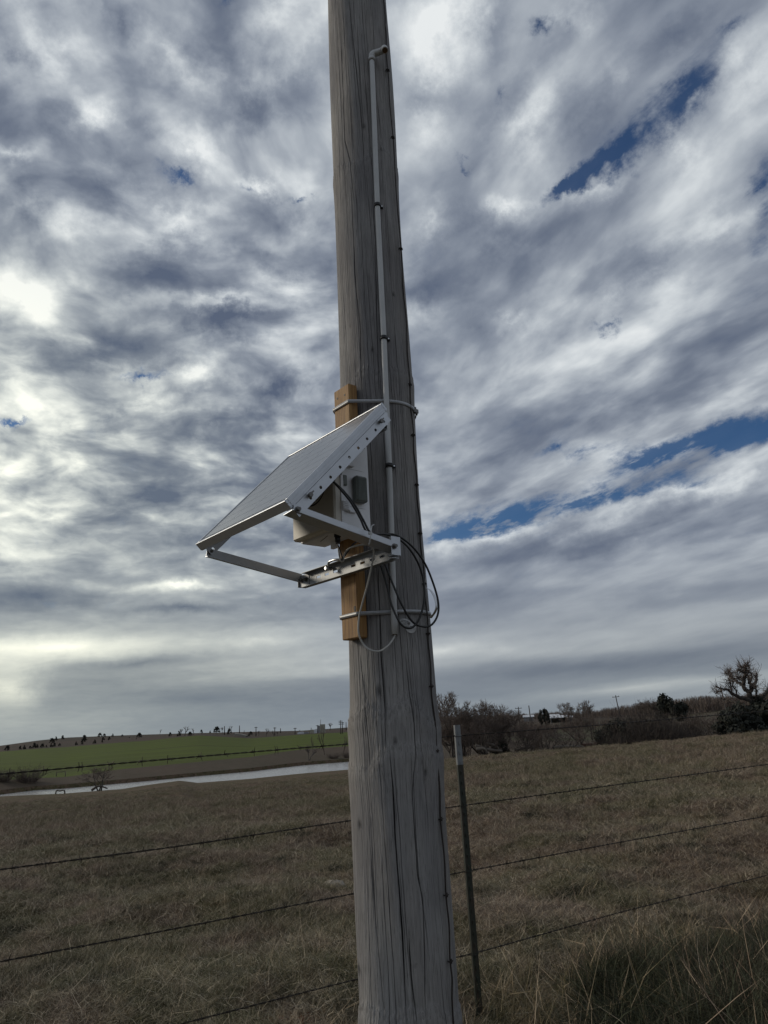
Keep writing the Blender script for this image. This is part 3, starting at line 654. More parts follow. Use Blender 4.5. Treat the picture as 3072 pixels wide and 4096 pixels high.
# lumber
r = thing('mounting_board', L(-.008, .166, 1.728), 'orange-brown treated lumber post strapped upright to the grey pole', 'board')
mb = MB(); zb, zt = 1.728, 2.661
du = .047
V = []
for z, uo in ((zb, -.012), (zt, -.006)):
    for (u_, n_) in ((-du, .146), (du, .146), (du, .186), (-du, .186)): V.append(L(uo+u_, n_, z))
mb.rbox(L(-.009, .166, (zb+zt)/2), Uv*.0465, Nv*.020, Zv*(zt-zb)/2, .003); mb.build('plank', MT['lumber'], r)
for (px, py) in ((1349, 1594), (1378, 1580)):
    d = ray(px, py); t = (.1865-(CC-O0)@Nv)/(d@Nv); p = CC+d*t
    mb = MB(); mb.cyl(p-Nv*.004, p+Nv*.0006, .0042, 12); sc_ = mb.build('screw', MT['gwire'], r)  # dark discs in place of the shade in screw holes
for (px, py) in ((1419, 2435),):
    d = ray(px, py); t = (.1865-(CC-O0)@Nv)/(d@Nv); p = CC+d*t
    mb = MB(); mb.prism([(math.cos(a)*.006, math.sin(a)*.010) for a in np.linspace(0, 6.28, 12)[:-1]], p, Uv, Zv, Nv*.0006); mb.build('knot', MT['gwire'], r)

# strap clamps round pole and board
def strap(z, name, label, hs_px, tail):
    R = float(PR(z))+.0065; pts = [(R*math.cos(a), R*math.sin(a)) for a in np.linspace(0, 2*math.pi, 181)[:-1]]
    for (u_, n_) in ((-.0575, .1885), (.0395, .1885), (-.0575, .146), (.0395, .146)): pts.append((u_, n_))
    # convex hull in (u,n)
    P = sorted(set(pts))
    def half(P):
        h = []
        for p in P:
            while len(h) > 1 and (h[-1][0]-h[-2][0])*(p[1]-h[-2][1])-(h[-1][1]-h[-2][1])*(p[0]-h[-2][0]) <= 0: h.pop()
            h.append(p)
        return h
    H = half(P)[:-1]+half(P[::-1])[:-1]; H.append(H[0]); H = np.array(H)
    s = np.concatenate([[0], np.cumsum(np.linalg.norm(np.diff(H, axis=0), axis=1))]); n = 320
    q = np.linspace(0, s[-1], n+1); hu = np.interp(q, s, H[:, 0]); hn = np.interp(q, s, H[:, 1]); cx, cn = 0, 0
    root = thing(name, (PX, PY, z), label, 'strap', 'slotted steel straps round the pole')
    c0 = np.array([PX, PY, 0])
    V = []; Fs = []; UVs = []
    for i in range(n+1):
        p = c0+hu[i]*Uv+hn[i]*Nv; nr = p-c0; nr /= np.linalg.norm(nr)
        dz = .003*math.sin(i/n*6.28)
        for (dr, h) in ((0, -.0065), (0, .0065), (-.0012, -.0065), (-.0012, .0065)): V.append(p+nr*dr+Zv*(z+h+dz))
    Fs = []
    for i in range(n):
        a = i*4; b = a+4; Fs += [(a, b, b+1, a+1), (a+2, a+3, b+3, b+2), (a+1, b+1, b+3, a+3), (a, a+2, b+2, b)]
    me = np_mesh('band', np.array(V)-np.array([PX, PY, z]), np.array(Fs), MT['band'])
    uvl = me.uv_layers.new(name='UVMap'); uv = np.zeros((len(me.loops), 2), np.float32); vi = np.zeros(len(me.loops), np.int32); me.loops.foreach_get('vertex_index', vi)
    uv[:, 0] = (vi//4)/n; uv[:, 1] = (vi % 4) % 2; uvl.data.foreach_set('uv', uv.ravel())
    link('band', me, root)
    return root
zA = on_pole(1585, 1609, .002)[2]; zB = on_pole(1585, 2446, .002)[2]
sA = strap(zA, 'strap_clamp', 'slotted steel strap round pole and board above the solar panel', None, None)
p = on_pole(1661, 1645, .006); tx = np.array([.75, .66, 0]); nx = np.array([.66, -.75, 0])
mb = MB(); mb.rbox(p, tx*.013, nx*.0065, Zv*.0085, .002); hs = mb.build('screw_housing', MT['dirty_steel'], sA)
mb = MB(); mb.cyl(p+np.array([.004, -.004, -.018]), p+np.array([0, 0, .016]), .0045, 12); mb.build('screw', MT['dirty_steel'], hs)
sB = strap(zB, 'strap_clamp', 'slotted steel strap round pole and board, below the panel bracket', None, None)
pts = [at_y(*q, 2.52) for q in ((1704, 2352), (1722, 2362), (1738, 2390), (1746, 2420), (1741, 2445), (1722, 2472))]
pp = spline(pts, 24); mb = MB(); V = []; 
for i, q in enumerate(pp): V += [q+np.array([-.004, -.006, 0]), q+np.array([.004, .006, 0])]
mb.add(V, [(2*i, 2*i+1, 2*i+3, 2*i+2) for i in range(len(pp)-1)], True); to = mb.build('strap_tail', MT['steel'], sB)
md = to.modifiers.new('thick', 'SOLIDIFY'); md.thickness = .001

# ------------------------------------------------------------------ conduit
cp = [(1487, 235), (1509, 815), (1535, 1352), (1556, 1861), (1566, 2150), (1579, 2538)]
CPs = [on_pole(*q, .0125) for q in cp]; CZv = np.array([q[2] for q in CPs])
thc = np.array([pole_theta(q) for q in CPs])
def cond(z): th = np.interp(z, CZv[::-1], thc[::-1]); R = float(PR(z))+.0125; return np.array([PX+R*math.sin(th), PY-R*math.cos(th), z])
zt, zb_ = CZv[0], CZv[-1]
root = thing('conduit', cond(zb_), 'long thin white PVC conduit running up the grey pole with an elbow at its top', 'pipe')
mb = MB(); mb.tube([cond(z) for z in np.linspace(zb_, zt, 50)], .0107, 20); mb.build('pipe', MT['pvc'], root)
mb = MB(); c = cond(zb_); mb.cyl(c+Zv*-.0006, c+Zv*.0004, .0085, 16); mb.build('pipe_mouth', MT['pvc_shade'], root)  # dark disc painted as the shaded hollow of the pipe
c = cond(zt); rt = np.array([math.cos(.1), math.sin(.1), 0.]); e1 = c+rt*.030+np.array([0, -.004, .034])
mb = MB(); mb.tube([c+Zv*-.012, c+Zv*.006], .0142, 20); mb.tube(spline([c+Zv*.004, c+Zv*.020+rt*.002, c+Zv*.030+rt*.012, e1+rt*.006], 10), .0138, 20); mb.build('elbow', MT['pvc'], root)
e2 = e1+rt*.012+np.array([0, -.008, 0])
mb = MB(); mb.tube(spline([e1+rt*.004, e2+rt*.006, e2+np.array([.014, -.018, -.010]), e2+np.array([.016, -.026, -.030])], 10), .0138, 20, caps=True); eo = mb.build('elbow', MT['pvc'], root)
q = e2+np.array([.016, -.026, -.030]); dv = np.array([.002, -.008, -.02]); dv /= np.linalg.norm(dv)
mb = MB(); mb.cyl(q+dv*.0002, q+dv*.0012, .0108, 18); mb.build('elbow_mouth', MT['pvc_shade'], eo)  # dark disc over the closed end, standing for shade inside the elbow
for (px, py) in ((1509, 822), (1536, 1353), (1556, 1863)):
    z = on_pole(px, py, .0125)[2]; c = cond(z); th = np.interp(z, CZv[::-1], thc[::-1]); tg = np.array([math.cos(th), math.sin(th), 0]); nr = np.array([math.sin(th), -math.cos(th), 0])
    mb = MB(); mb.tube([c-Zv*.0075, c+Zv*.0075], .0135, 20); mb.rbox(c+tg*.017-nr*.006, tg*.008, nr*.005, Zv*.0065, .001); co = mb.build('pipe_clip', MT['black_metal'], root)
    mb = MB(); w = c+tg*.019; mb.cyl(w-nr*.001, w+nr*.0012, .0028, 10); mb.build('screw', MT['steel'], co)

# ------------------------------------------------------------------ ground wire with staples
gp = [(1537, 0), (1545, 120), (1553, 281), (1573, 550), (1605, 995), (1627, 1300), (1641, 1538), (1655, 1740), (1669, 1939), (1683, 2133), (1700, 2335), (1715, 2534), (1728, 2745), (1750, 3003), (1766, 3276), (1788, 3580), (1805, 3845), (1818, 4096)]
G = [on_pole(x-2, y, .0065) for x, y in gp]; G = [np.array(G[0])+np.array([-.01, 0, 1.])]+G+[np.array(G[-1])+np.array([0, 0, -.6])]
gs = spline(G, 140)
for i in range(len(gs)):
    gs[i][0] += .0018*math.sin(i*.9)
root = thing('grounding_wire', G[-1], 'dark bare grounding wire stapled down the right side of the grey pole', 'wire')
mb = MB(); mb.tube(gs, .0026, 8); mb.build('wire', MT['gwire'], root)
for (x, y) in gp[2:]:
    if (x, y) in ((1627, 1300), (1818, 4096)): continue
    c = on_pole(x-2, y, .0075); mb = MB(); a = [c+np.array([-.008, .004, -.001]), c+np.array([-.005, -.006, 0]), c+np.array([.004, -.004, .001]), c+np.array([.007, .008, 0])]
    mb.tube(spline(a, 10), .0022, 6); mb.box(c, (.004, 0, 0), (0, .003, 0), (0, 0, .006)); mb.build('staple', MT['gwire'], root)

# ------------------------------------------------------------------ pole tags
def text_obj(body, size, m, parent, origin, ex, ey, depth=.0003, name='lettering', align='CENTER'):
    cu = bpy.data.curves.new('t', 'FONT'); cu.body = body; cu.size = size; cu.align_x = align; cu.align_y = 'CENTER'; cu.extrude = depth; cu.resolution_u = 2
    o = bpy.data.objects.new('t', cu); COL.objects.link(o); dg = bpy.context.evaluated_depsgraph_get(); me = bpy.data.meshes.new_from_object(o.evaluated_get(dg)); bpy.data.objects.remove(o)
    ex, ey = Vector(ex).normalized(), Vector(ey).normalized(); ez = ex.cross(ey)
    Mx = Matrix((ex, ey, ez)).transposed().to_4x4(); Mx.translation = Vector(tuple(map(float, origin))); me.transform(Mx)
    pl = Vector((0, 0, 0)); q = parent
    while q is not None: pl += q.location; q = q.parent
    me.transform(Matrix.Translation(-pl)); me.materials.clear(); me.materials.append(m); return link(name, me, parent)
def pole_tag(px, py, rx, ry, off, tilt, label, lines, hole):
    c = on_pole(px, py, off); th = pole_theta(c); ex = np.array([math.cos(th), math.sin(th), 0]); nr = np.array([math.sin(th), -math.cos(th), 0]); ey = Zv
    ca, sa = math.cos(tilt), math.sin(tilt); ex, ey = ex*ca+ey*sa, ey*ca-ex*sa
    root = thing('pole_tag', c, label, 'tag')
    mb = MB(); mb.prism([(rx*math.cos(a), ry*math.sin(a)) for a in np.linspace(0, 2*math.pi, 33)[:-1]], c, ex, ey, nr*.0006); mb.build('plate', MT['tag'], root)
    if hole:
        mb = MB(); mb.cyl(c+ex*hole+nr*.0005, c+ex*hole+nr*.002, .0045, 12); mb.build('nail', MT['dirty_steel'], root)
    for (tx_, dx, dy, sz) in lines: text_obj(tx_, sz, MT['ink'], root, c+ex*dx+ey*dy+nr*.001, ex, ey)
pole_tag(1643, 2508, .0215, .0205, .002, rad(-15), 'round dull metal tag nailed to the pole partly under the oval one', [('O', .001, -.001, .012)], .0)
pole_tag(1622, 2490, .0215, .0125, .0045, rad(-14), 'oval engraved metal tag nailed to the pole beside the conduit foot', [('Cimarron', -.003, .0055, .0065), ('Elec. Co-op', -.004, .0005, .0055), ('1271', -.003, -.0065, .0075)], .0125)

# ------------------------------------------------------------------ solar panel
TL = rad(46.4); dS = math.cos(TL)*Nv-math.sin(TL)*Zv; nP = math.sin(TL)*Nv+math.cos(TL)*Zv     # down-slope, outward normal
A0 = np.array([.0133, 2.2218, 2.4768]); W, Hh = .578, .559
def S(u, s, h=0): return A0+Uv*u+dS*s+nP*h                # u 0..W, s 0..Hh from the top edge, h out of the face
root = thing('solar_panel', L(0, .23, 2.0), 'tilted square solar panel in an aluminium frame on the left of the pole', 'solar panel')
fw, fd = .011, .017
def bar(u0, u1, s0, s1, h0, h1, bev=.001):
    mb = MB(); mb.rbox(S((u0+u1)/2, (s0+s1)/2, (h0+h1)/2), Uv*(u1-u0)/2, dS*(s1-s0)/2, nP*(h1-h0)/2, bev); return mb
fr = bar(0, W, 0, fw, -.030, 0).build('frame_rail', MT['alu_side'], root)
fr2 = bar(0, W, Hh-fw, Hh, -.030, 0).build('frame_rail', MT['alu_side'], root)
fr3 = bar(0, fw, fw+.0002, Hh-fw-.0002, -.030, 0); 
fr3.rbox(S(-.0006, Hh/2, -.012), Uv*.0008, dS*(Hh/2-.002), nP*.0012, .0003); fr3.rbox(S(-.0006, Hh/2, -.0225), Uv*.0008, dS*(Hh/2-.002), nP*.0012, .0003); fr3.build('frame_rail', MT['alu_side'], root)
bar(W-fw, W, fw+.0002, Hh-fw-.0002, -.030, 0).build('frame_rail', MT['alu_side'], root)
bar(fw, W-fw, fw, Hh-fw, -.008, -.0032, .0005).build('backsheet', MT['backsheet'], root)
# 4 x 9 cells
iu0, iu1, is0, is1 = fw+.012, W-fw-.012, fw+.014, Hh-fw-.014; cu, cs = (iu1-iu0)/4, (is1-is0)/9
cm = None
for i in range(4):
    for j in range(9):
        c = S(iu0+(i+.5)*cu, is0+(j+.5)*cs, -.0026)
        if cm is None:
            mb = MB(); mb.box((0, 0, 0), Uv*(cu/2-.0007), dS*(cs/2-.0007), nP*.0004); mb.v = mb.v
            co = mb.build('cell', MT['cell'], root, origin=(0, 0, 0)); cm = co.data
            uvl = cm.uv_layers.new(name='UVMap')
            for lp in cm.loops:
                v = np.array(cm.vertices[lp.vertex_index].co); uvl.data[lp.index].uv = (v@Uv/cu+.5, v@dS/cs+.5)
        else: co = link('cell', cm, root)
        co.location = Vector(c)-root.location
# perforated angle rails on the two sides under the frame
def rail(u, sgn, label=None):
    n = 14; mb = MB(); h0, h1 = -.064, -.0305; s0, s1 = .018, Hh-.004
    # outer web with punched round holes: ring of quads about each hole
    holes = [s0+.03+i*(s1-s0-.05)/9.0 for i in range(10)]; hc = -.049; rh = .0052; K_ = 16
    web = []
    edges = [s0]+[(holes[i]+holes[i+1])/2 for i in range(9)]+[s1]
    for i, hs_ in enumerate(holes):
        a, b = edges[i], edges[i+1]
        outer = []; inner = []
        for k in range(K_):
            t = 2*math.pi*(k+.5)/K_; cx, cy = math.cos(t), math.sin(t)
            inner.append((hs_+rh*cx, hc+rh*cy))
            sc = min((b-hs_)/cx if cx > 1e-9 else 1e9, (a-hs_)/cx if cx < -1e-9 else 1e9, (h1-hc)/cy if cy > 1e-9 else 1e9, (h0-hc)/cy if cy < -1e-9 else 1e9)
            outer.append([hs_+cx*sc, hc+cy*sc])
        # snap nearest outer vertices to the corners
        for (ca, cb) in ((a, h0), (a, h1), (b, h0), (b, h1)):
            k = min(range(K_), key=lambda q: (outer[q][0]-ca)**2+(outer[q][1]-cb)**2); outer[k] = [ca, cb]
        V = []
        for du_ in (0, .0018): V += [S(u+sgn*du_, *p) for p in inner]+[S(u+sgn*du_, *p) for p in outer]
        Fs = []
        for k in range(K_):
            k2 = (k+1) % K_; Fs += [(k, k2, K_+k2, K_+k), (2*K_+k, 3*K_+k, 3*K_+k2, 2*K_+k2), (k, 2*K_+k, 2*K_+k2, k2), (K_+k, K_+k2, 3*K_+k2, 3*K_+k)]
        mb.add(V, Fs)
    mb.box(S(u+sgn*.016, (s0+s1)/2, -.0318), Uv*.014, dS*(s1-s0)/2, nP*.0010)
    ro = mb.build('side_rail', MT['alu_side'], root)
    for hs_ in (holes[0]+.018, holes[8]-.0):
        mb = MB(); q = S(u, hs_, -.040); mb.tube([q-Uv*sgn*.010, q+Uv*sgn*.006], .0052, 10); mb.tube([q-Uv*sgn*.014, q-Uv*sgn*.006], .0075, 6, smooth=False)
        mb.box(q-Uv*sgn*.004+dS*-.016, Uv*.002, dS*.006, nP*.002); mb.build('bolt', MT['dirty_steel'], ro)
    return ro
rail(-.0002, 1); rail(W+.0002-.03, 1)
# arms from the lower corners back to the slotted channel
def angle_arm(p0, p1, side, web, leg, drop, name='support_arm'):
    # angle section: upright web with a second leg folded inwards and down
    p0, p1 = np.array(p0), np.array(p1); t = p1-p0; ln = np.linalg.norm(t); t /= ln; s_ = np.array(side, float); up = np.cross(s_, t); up /= np.linalg.norm(up)
    if up[2] < 0: up = -up
    mb = MB(); c = (p0+p1)/2
    mb.rbox(c, t*ln/2, s_*.0013, up*web/2, .0006)
    ld = s_*math.cos(drop)-up*math.sin(drop); nn = np.cross(ld, t); mb.rbox(c-up*(web/2-.0008)+ld*(leg/2+.0012), t*(ln/2+.003), ld*leg/2, nn*.0012, .0005)
    return mb.build(name, MT['alu_side'], root)
a1 = angle_arm(L(-.303, .592, 2.056), L(-.303, .205, 1.986), Uv, .020, .046, rad(5)); a2 = angle_arm(L(.262, .585, 2.043), L(.262, .20, 1.984), -Uv, .034, .018, rad(8))
def bolt(p, ax, parent, r_=.0055, ln=.012):
    mb = MB(); ax = np.array(ax, float); mb.tube([p, p+ax*ln], r_, 12); mb.tube([p-ax*.002, p+ax*.002], r_*1.7, 14); mb.tube([p+ax*(ln+.0002), p+ax*(ln+.0005)], r_*.5, 6); return mb.build('bolt', MT['dirty_steel'], parent)
bolt(L(-.3045, .580, 2.050), -Uv, a1); bolt(L(-.3045, .222, 1.982), -Uv, a1)
bolt(L(.2600, .572, 2.046), -Uv, a2)
# slotted channel across the pole front (web faces outwards, flanges back)
cN, cz0, cz1, cu0, cu1 = .204, 1.942, 1.994, -.285, .222
def channel(cN, cz0, cz1, cu0, cu1, slots, name='slotted_channel'):
    mb = MB(); zs0, zs1 = (cz0+cz1)/2-.0042, (cz0+cz1)/2+.0042
    def wb(u0, u1, z0, z1): mb.box(L((u0+u1)/2, cN, (z0+z1)/2), Uv*(u1-u0)/2, Nv*.001, Zv*(z1-z0)/2)
    wb(cu0, cu1, cz0, zs0); wb(cu0, cu1, zs1, cz1)
    e = cu0
    for s_ in slots+[(cu1, cu1)]:
        if s_[0] > e: wb(e, s_[0], zs0, zs1)
        e = s_[1]
    for z in (cz0, cz1): mb.rbox(L((cu0+cu1)/2, cN+.0105, z), Uv*(cu1-cu0)/2, Nv*.0115, Zv*.0011, .0004)
    return mb.build(name, MT['alu'], root)
sl_ = [(-.235+i*.052, -.235+i*.052+.026) for i in range(9) if i not in (4,)]
ch = channel(cN, cz0, cz1, cu0, cu1, [s for s in sl_ if s[1] < .2])
mb = MB(); q = L(.235, .2055, 1.971); mb.rbox(q, Uv*.034, Nv*.0015, Zv*.022, .0006); mb.rbox(L(.2655, .196, 1.971), Uv*.0013, Nv*.018, Zv*.022, .0005); pl = mb.build('corner_plate', MT['alu'], root)
bolt(L(.218, .207, 1.972), Nv, pl); bolt(L(.250, .207, 1.972), Nv, pl)
mb = MB(); mb.rbox(L(-.302, .213, 1.985), Uv*.0015, Nv*.019, Zv*.030, .0006); mb.rbox(L(-.288, .2055, 1.968), Uv*.014, Nv*.0013, Zv*.016, .0005); mb.build('corner_plate', MT['alu_side'], root)
for z in (1.955, 1.945): 
    mb = MB(); mb.rbox(L(-.292, .217, z), Uv*.014, Nv*.011, Zv*.001, .0004); mb.build('flange', MT['alu_side'], root)
# u-bolt saddle holding the channel on the board
mb = MB(); mb.tube(spline([L(.05, .225, 1.985), L(.03, .236, 1.997), L(-.01, .236, 1.997), L(-.035, .228, 1.992)], 20), .0045, 8); mb.build('u_bolt', MT['steel'], root)
mb = MB(); mb.cyl(L(.055, .21, 1.980), L(.055, .236, 1.980), .007, 6); mb.build('nut', MT['steel'], root)
# upper channel, behind the top of the panel
mb = MB(); mb.rbox(L(-.02, .205, 2.415), Uv*.262, Nv*.0012, Zv*.024, .0004)
for z in (2.391, 2.439): mb.rbox(L(-.02, .2155, z), Uv*.262, Nv*.0115, Zv*.0011, .0004)
mb.build('slotted_channel', MT['alu'], root)
mb = MB(); mb.rbox(L(-.288, .222, 2.425), Uv*.0015, Nv*.017, Zv*.024, .0006); mb.build('corner_plate', MT['alu_side'], root)

# ------------------------------------------------------------------ instrument enclosure
BU, BN, BZ0, BZ1, u0, u1, n0, n1 = None, None, 2.080, 2.385, -.130, .128, .186, .322
root = thing('instrument_enclosure', L(0, .2, BZ0), 'white weatherproof instrument box tucked behind the solar panel on the pole', 'electrical box')
def lb(uu0, uu1, nn0, nn1, z0, z1, bev=.002):
    mb = MB(); mb.rbox(L((uu0+uu1)/2, (nn0+nn1)/2, (z0+z1)/2), Uv*(uu1-uu0)/2, Nv*(nn1-nn0)/2, Zv*(z1-z0)/2, bev); return mb
mb = MB(); mb.prism([(.186, BZ0-.004), (.283, BZ0-.004), (.283, 2.300), (.232, 2.352), (.186, 2.382)], L((u0+u1)/2, 0, 0), Nv, Zv, Uv*(u1-u0-.006)/2); body = mb.build('body', MT['white'], root)
lid = lb(u0, u1, .2875, n1, BZ0, 2.262, .006).build('lid', MT['cream'], root)
mb = MB(); mb.prism([(.170, BZ0-.004), (.1855, BZ0-.004), (.1855, 2.384), (.170, 2.388)], L(-.0925, 0, 0), Nv, Zv, Uv*.034); mb.build('back_flange', MT['white'], root)
lb(u0+.001, u1-.001, .283, .2875, BZ0-.002, 2.27, .001).build('gasket', MT['white'], root)
lb(u0-.004, u0+.003, .284, .296, BZ0+.002, 2.26, .001).build('hinge_strip', MT['white'], root)
lt = lb(u0-.010, u0+.003, .262, .295, 2.135, 2.168, .002); lt.build('latch', MT['white'], root)
for k in range(5): lb(u0-.0125, u0-.0095, .270, .292, 2.139+k*.0062, 2.1415+k*.0062, .0005).build('latch_rib', MT['white'], bpy.data.objects[-1] if False else root)
lb(u0-.006, u0+.003, .235, .262, 2.133, 2.137, .001).build('latch_base', MT['white'], root)
lb(u0-.010, u0+.003, .240, .268, 2.296, 2.302, .001).build('latch_base', MT['white'], root)
lb(u0-.005, u0+.002, .268, .284, 2.225, 2.262, .002).build('latch', MT['sensor'], root)
lb(.02, .05, .200, .214, BZ0-.030, BZ0-.004, .001).build('mounting_foot', MT['white'], root)
lb(-.135, -.10, .183, .187, 2.376, 2.392, .001).build('mounting_foot', MT['white'], root)
for zz_ in (2.155, 2.29): lb(u0+.0022, u0+.0029, .19, .262, zz_-.0006, zz_, .0002).build('seam', MT['sensor'], root)
# grey ribbed louvre on the side wall
lv_ = lb(u0-.026, u0+.003, .196, .245, 2.170, 2.262, .006).build('vent_cover', MT['sensor'], root)
for k in range(7): lb(u0-.0282, u0-.0255, .204+k*.0052, .2065+k*.0052, 2.178, 2.255, .0005).build('vent_rib', MT['sensor'], lv_)
# round decal with lettering on the lid, its upper part cut off by the lid edge
cu_, cz_ = -.010, 2.260; rr = .082
mb = MB(); K_ = 96; V = []; tt_ = [2*math.pi*k/K_ for k in range(K_) if cz_+rr*math.sin(2*math.pi*k/K_) < 2.255 and math.sin(2*math.pi*k/K_) < 0]
for t in tt_:
    for r_ in (rr, rr-.0055): V.append(L(cu_-r_*math.cos(t), n1+.0006, cz_+r_*math.sin(t)))
mb.add(V, [(2*k, 2*k+1, 2*k+3, 2*k+2) for k in range(len(tt_)-1)]); mb.build('decal_ring', MT['ink'], root)
word = 'OKLAHOMA'
for i, chh in enumerate(word):
    t = rad(-90)+(i-(len(word)-1)/2)*rad(15.5)
    px_, pz_ = math.cos(t), math.sin(t); r_ = rr-.0185
    o_ = L(cu_, n1+.0008, cz_)+(-Uv)*px_*r_+Zv*pz_*r_
    if o_[2]+.012 > 2.256: continue
    text_obj(chh, .026, MT['ink'], root, o_, (-Uv)*(-pz_)+Zv*px_, -((-Uv)*px_+Zv*pz_), name='letter')
# conduit gland below
gl = L(-.060, .262, BZ0-.004)
mb = MB(); mb.tube([gl, gl-Zv*.012], .0125, 8, smooth=False); mb.tube([gl-Zv*.012, gl-Zv*.030], .0095, 14); mb.tube([gl-Zv*.028, gl-Zv*.036], .0075, 14); mb.build('cable_gland', MT['black'], root)
mb = MB(); mb.tube([L(-.02, .275, BZ0-.0048), L(.02, .262, BZ0-.0048), L(.06, .25, BZ0-.0048)], .0009, 6); mb.build('seal_line', MT['ink'], root)

# ------------------------------------------------------------------ cables
def cable(name, pts, r_, m, label, cat, group=None, n=90):
    P = spline(pts, n); mb = MB(); mb.tube(P, r_, 10); o = mb.build(name, m, None, origin=P[-1]); return tag(o, label, cat, group)
def pn(px, py, nv): d = ray(px, py); return CC+d*((nv-(CC-O0)@Nv)/(d@Nv))
def pu(px, py, uv_): d = ray(px, py); return CC+d*((uv_-(CC-O0)@Uv)/(d@Uv))
bl = -.165
a = [pu(1325, 1918, bl), pu(1362, 1958, bl), pu(1404, 2010, bl-.01), pu(1440, 2072, bl-.02), pu(1474, 2134, bl-.04)]
b = [pu(1332, 1925, bl-.004), pu(1372, 1962, bl), pu(1418, 2018, bl-.01), pu(1452, 2078, bl-.02), pu(1485, 2132, bl-.04)]
yA = 2.33
lA = [at_y(x, y, d) for x, y, d in ((1540, 2136, 2.36), (1590, 2143, 2.38), (1650, 2187, 2.42), (1700, 2255, 2.46), (1735, 2340, 2.48), (1753, 2410, 2.49), (1750, 2462, 2.49), (1725, 2500, 2.48), (1688, 2506, 2.46), (1648, 2485, 2.43), (1608, 2420, 2.41), (1575, 2345, 2.41), (1542, 2260, 2.42), (1520, 2200, 2.44))]
lB = [at_y(x, y, d) for x, y, d in ((1545, 2138, 2.35), (1600, 2160, 2.37), (1645, 2205, 2.40), (1680, 2270, 2.43), (1697, 2345, 2.44), (1696, 2410, 2.44), (1678, 2472, 2.43), (1652, 2508, 2.42), (1622, 2510, 2.41), (1594, 2482, 2.405), (1565, 2415, 2.41), (1548, 2345, 2.42), (1524, 2262, 2.42), (1510, 2200, 2.44))]
cable('power_cable', a+lA, .0037, MT['black'], 'black cable making the wide outer loop right of the pole', 'cable', 'black cables from the solar panel', 130)
cable('power_cable', b+lB, .0037, MT['black'], 'black cable making the smaller inner loop in front of the pole', 'cable', 'black cables from the solar panel', 130)
wc = [gl-Zv*.034, pn(1360, 2235, .258), pn(1372, 2245, .25), pn(1378, 2215, .25), pn(1400, 2192, .25), pn(1450, 2179, .25), pn(1482, 2183, .27), pn(1495, 2212, .26), pn(1484, 2275, .25), pn(1471, 2335, .24), pn(1450, 2410, .23), pn(1436, 2470, .225), pn(1434, 2530, .22),
      at_y(1452, 2575, 2.40), at_y(1482, 2600, 2.40), at_y(1520, 2604, 2.41), at_y(1555, 2580, 2.42), cond(zb_)-Zv*.004, cond(zb_)+Zv*.01]
cable('signal_cable', wc, .0030, MT['cable'], 'thin pale grey cable looping from the box gland down into the conduit', 'cable', n=150)
bc = [gl-Zv*.034+Uv*.004, pn(1368, 2225, .262), pn(1366, 2240, .25), pn(1385, 2215, .235), pn(1410, 2180, .22), pn(1430, 2165, .20)]
cable('sensor_cable', bc, .0028, MT['black'], 'short black cable hanging from the gland under the box', 'cable', n=40)
zp = [pu(1487, 2105, -.325), pu(1484, 2130, -.33), pu(1481, 2155, -.33), pu(1475, 2182, -.32)]
tz = thing('zip_tie', zp[-1], 'white plastic zip tie binding the black cables to the bracket arm', 'zip tie')
mb = MB(); mb.tube(spline([pu(1497, 2098, -.325)]+zp, 14), [.0008]+[.0018]*13, 6); mb.build('tail', MT['pvc'], tz)
c = pu(1481, 2133, -.325); mb = MB(); mb.rbox(c, Uv*.004, Nv*.006, Zv*.004, .001); mb.build('head', MT['pvc'], tz)

# ------------------------------------------------------------------ barbed wire fence
PH = rad(54); fd_ = np.array([math.sin(PH), math.cos(PH), 0.]); d = ray(1828, 2943); FP = np.array([d[0], d[1], 0])/math.hypot(d[0], d[1])*4.3; fn = np.array([fd_[1], -fd_[0], 0])
def on_fence(px, py, off=0.):
    d = ray(px, py); t = ((FP+fn*off)[:2]@fn[:2])/(d[:2]@fn[:2]); q = CC+d*t; return float((q-FP)[:2]@fd_[:2]), float(q[2])
strands = [[(0, 3097), (700, 3034), (1400, 2975), (1828, 2943), (2400, 2900), (3072, 2843)], [(0, 3478), (700, 3388), (1407, 3281), (1852, 3222), (2450, 3141), (3072, 3057)],
 [(0, 3846), (700, 3715), (1416, 3574), (1875, 3483), (2450, 3374), (3072, 3263)], [(722, 4096), (1422, 3917), (1893, 3815), (2450, 3657), (3072, 3500)], [(1938, 4050), (2260, 3958), (2650, 3848), (3072, 3724)]]
fence = thing('barbed_wire_fence', FP*np.array([1, 1, 0]), 'rusty five strand barbed wire fence on steel posts behind the pole', 'fence')
TZ = 1.418
bmesh_v = []
def make_barb(seed):
    g = np.random.default_rng(seed); mb = MB()
    P = [(-.006+.0024*k/3, .0036*math.cos(k*1.05), .0036*math.sin(k*1.05)) for k in range(16)]
    mb.tube(P, .0017, 5, smooth=False)
    for x0 in (-.006, .006):
        a = g.uniform(0, 6.28); dx = g.uniform(-.006, .006)
        for sg in (0, math.pi):
            aa = a+sg+g.uniform(-.5, .5); mb.tube([(x0, .002*math.cos(aa), .002*math.sin(aa)), (x0+dx, .020*math.cos(aa), .020*math.sin(aa))], [.0017, .0010], 5, smooth=False)
    me = bpy.data.meshes.new('barb'); me.from_pydata([tuple(q) for q in mb.v], [], mb.f); me.materials.append(MT['barb']); return me
barbs = [make_barb(s) for s in range(5)]
rotx = Matrix.Rotation(math.pi/2-PH, 3, 'Z')
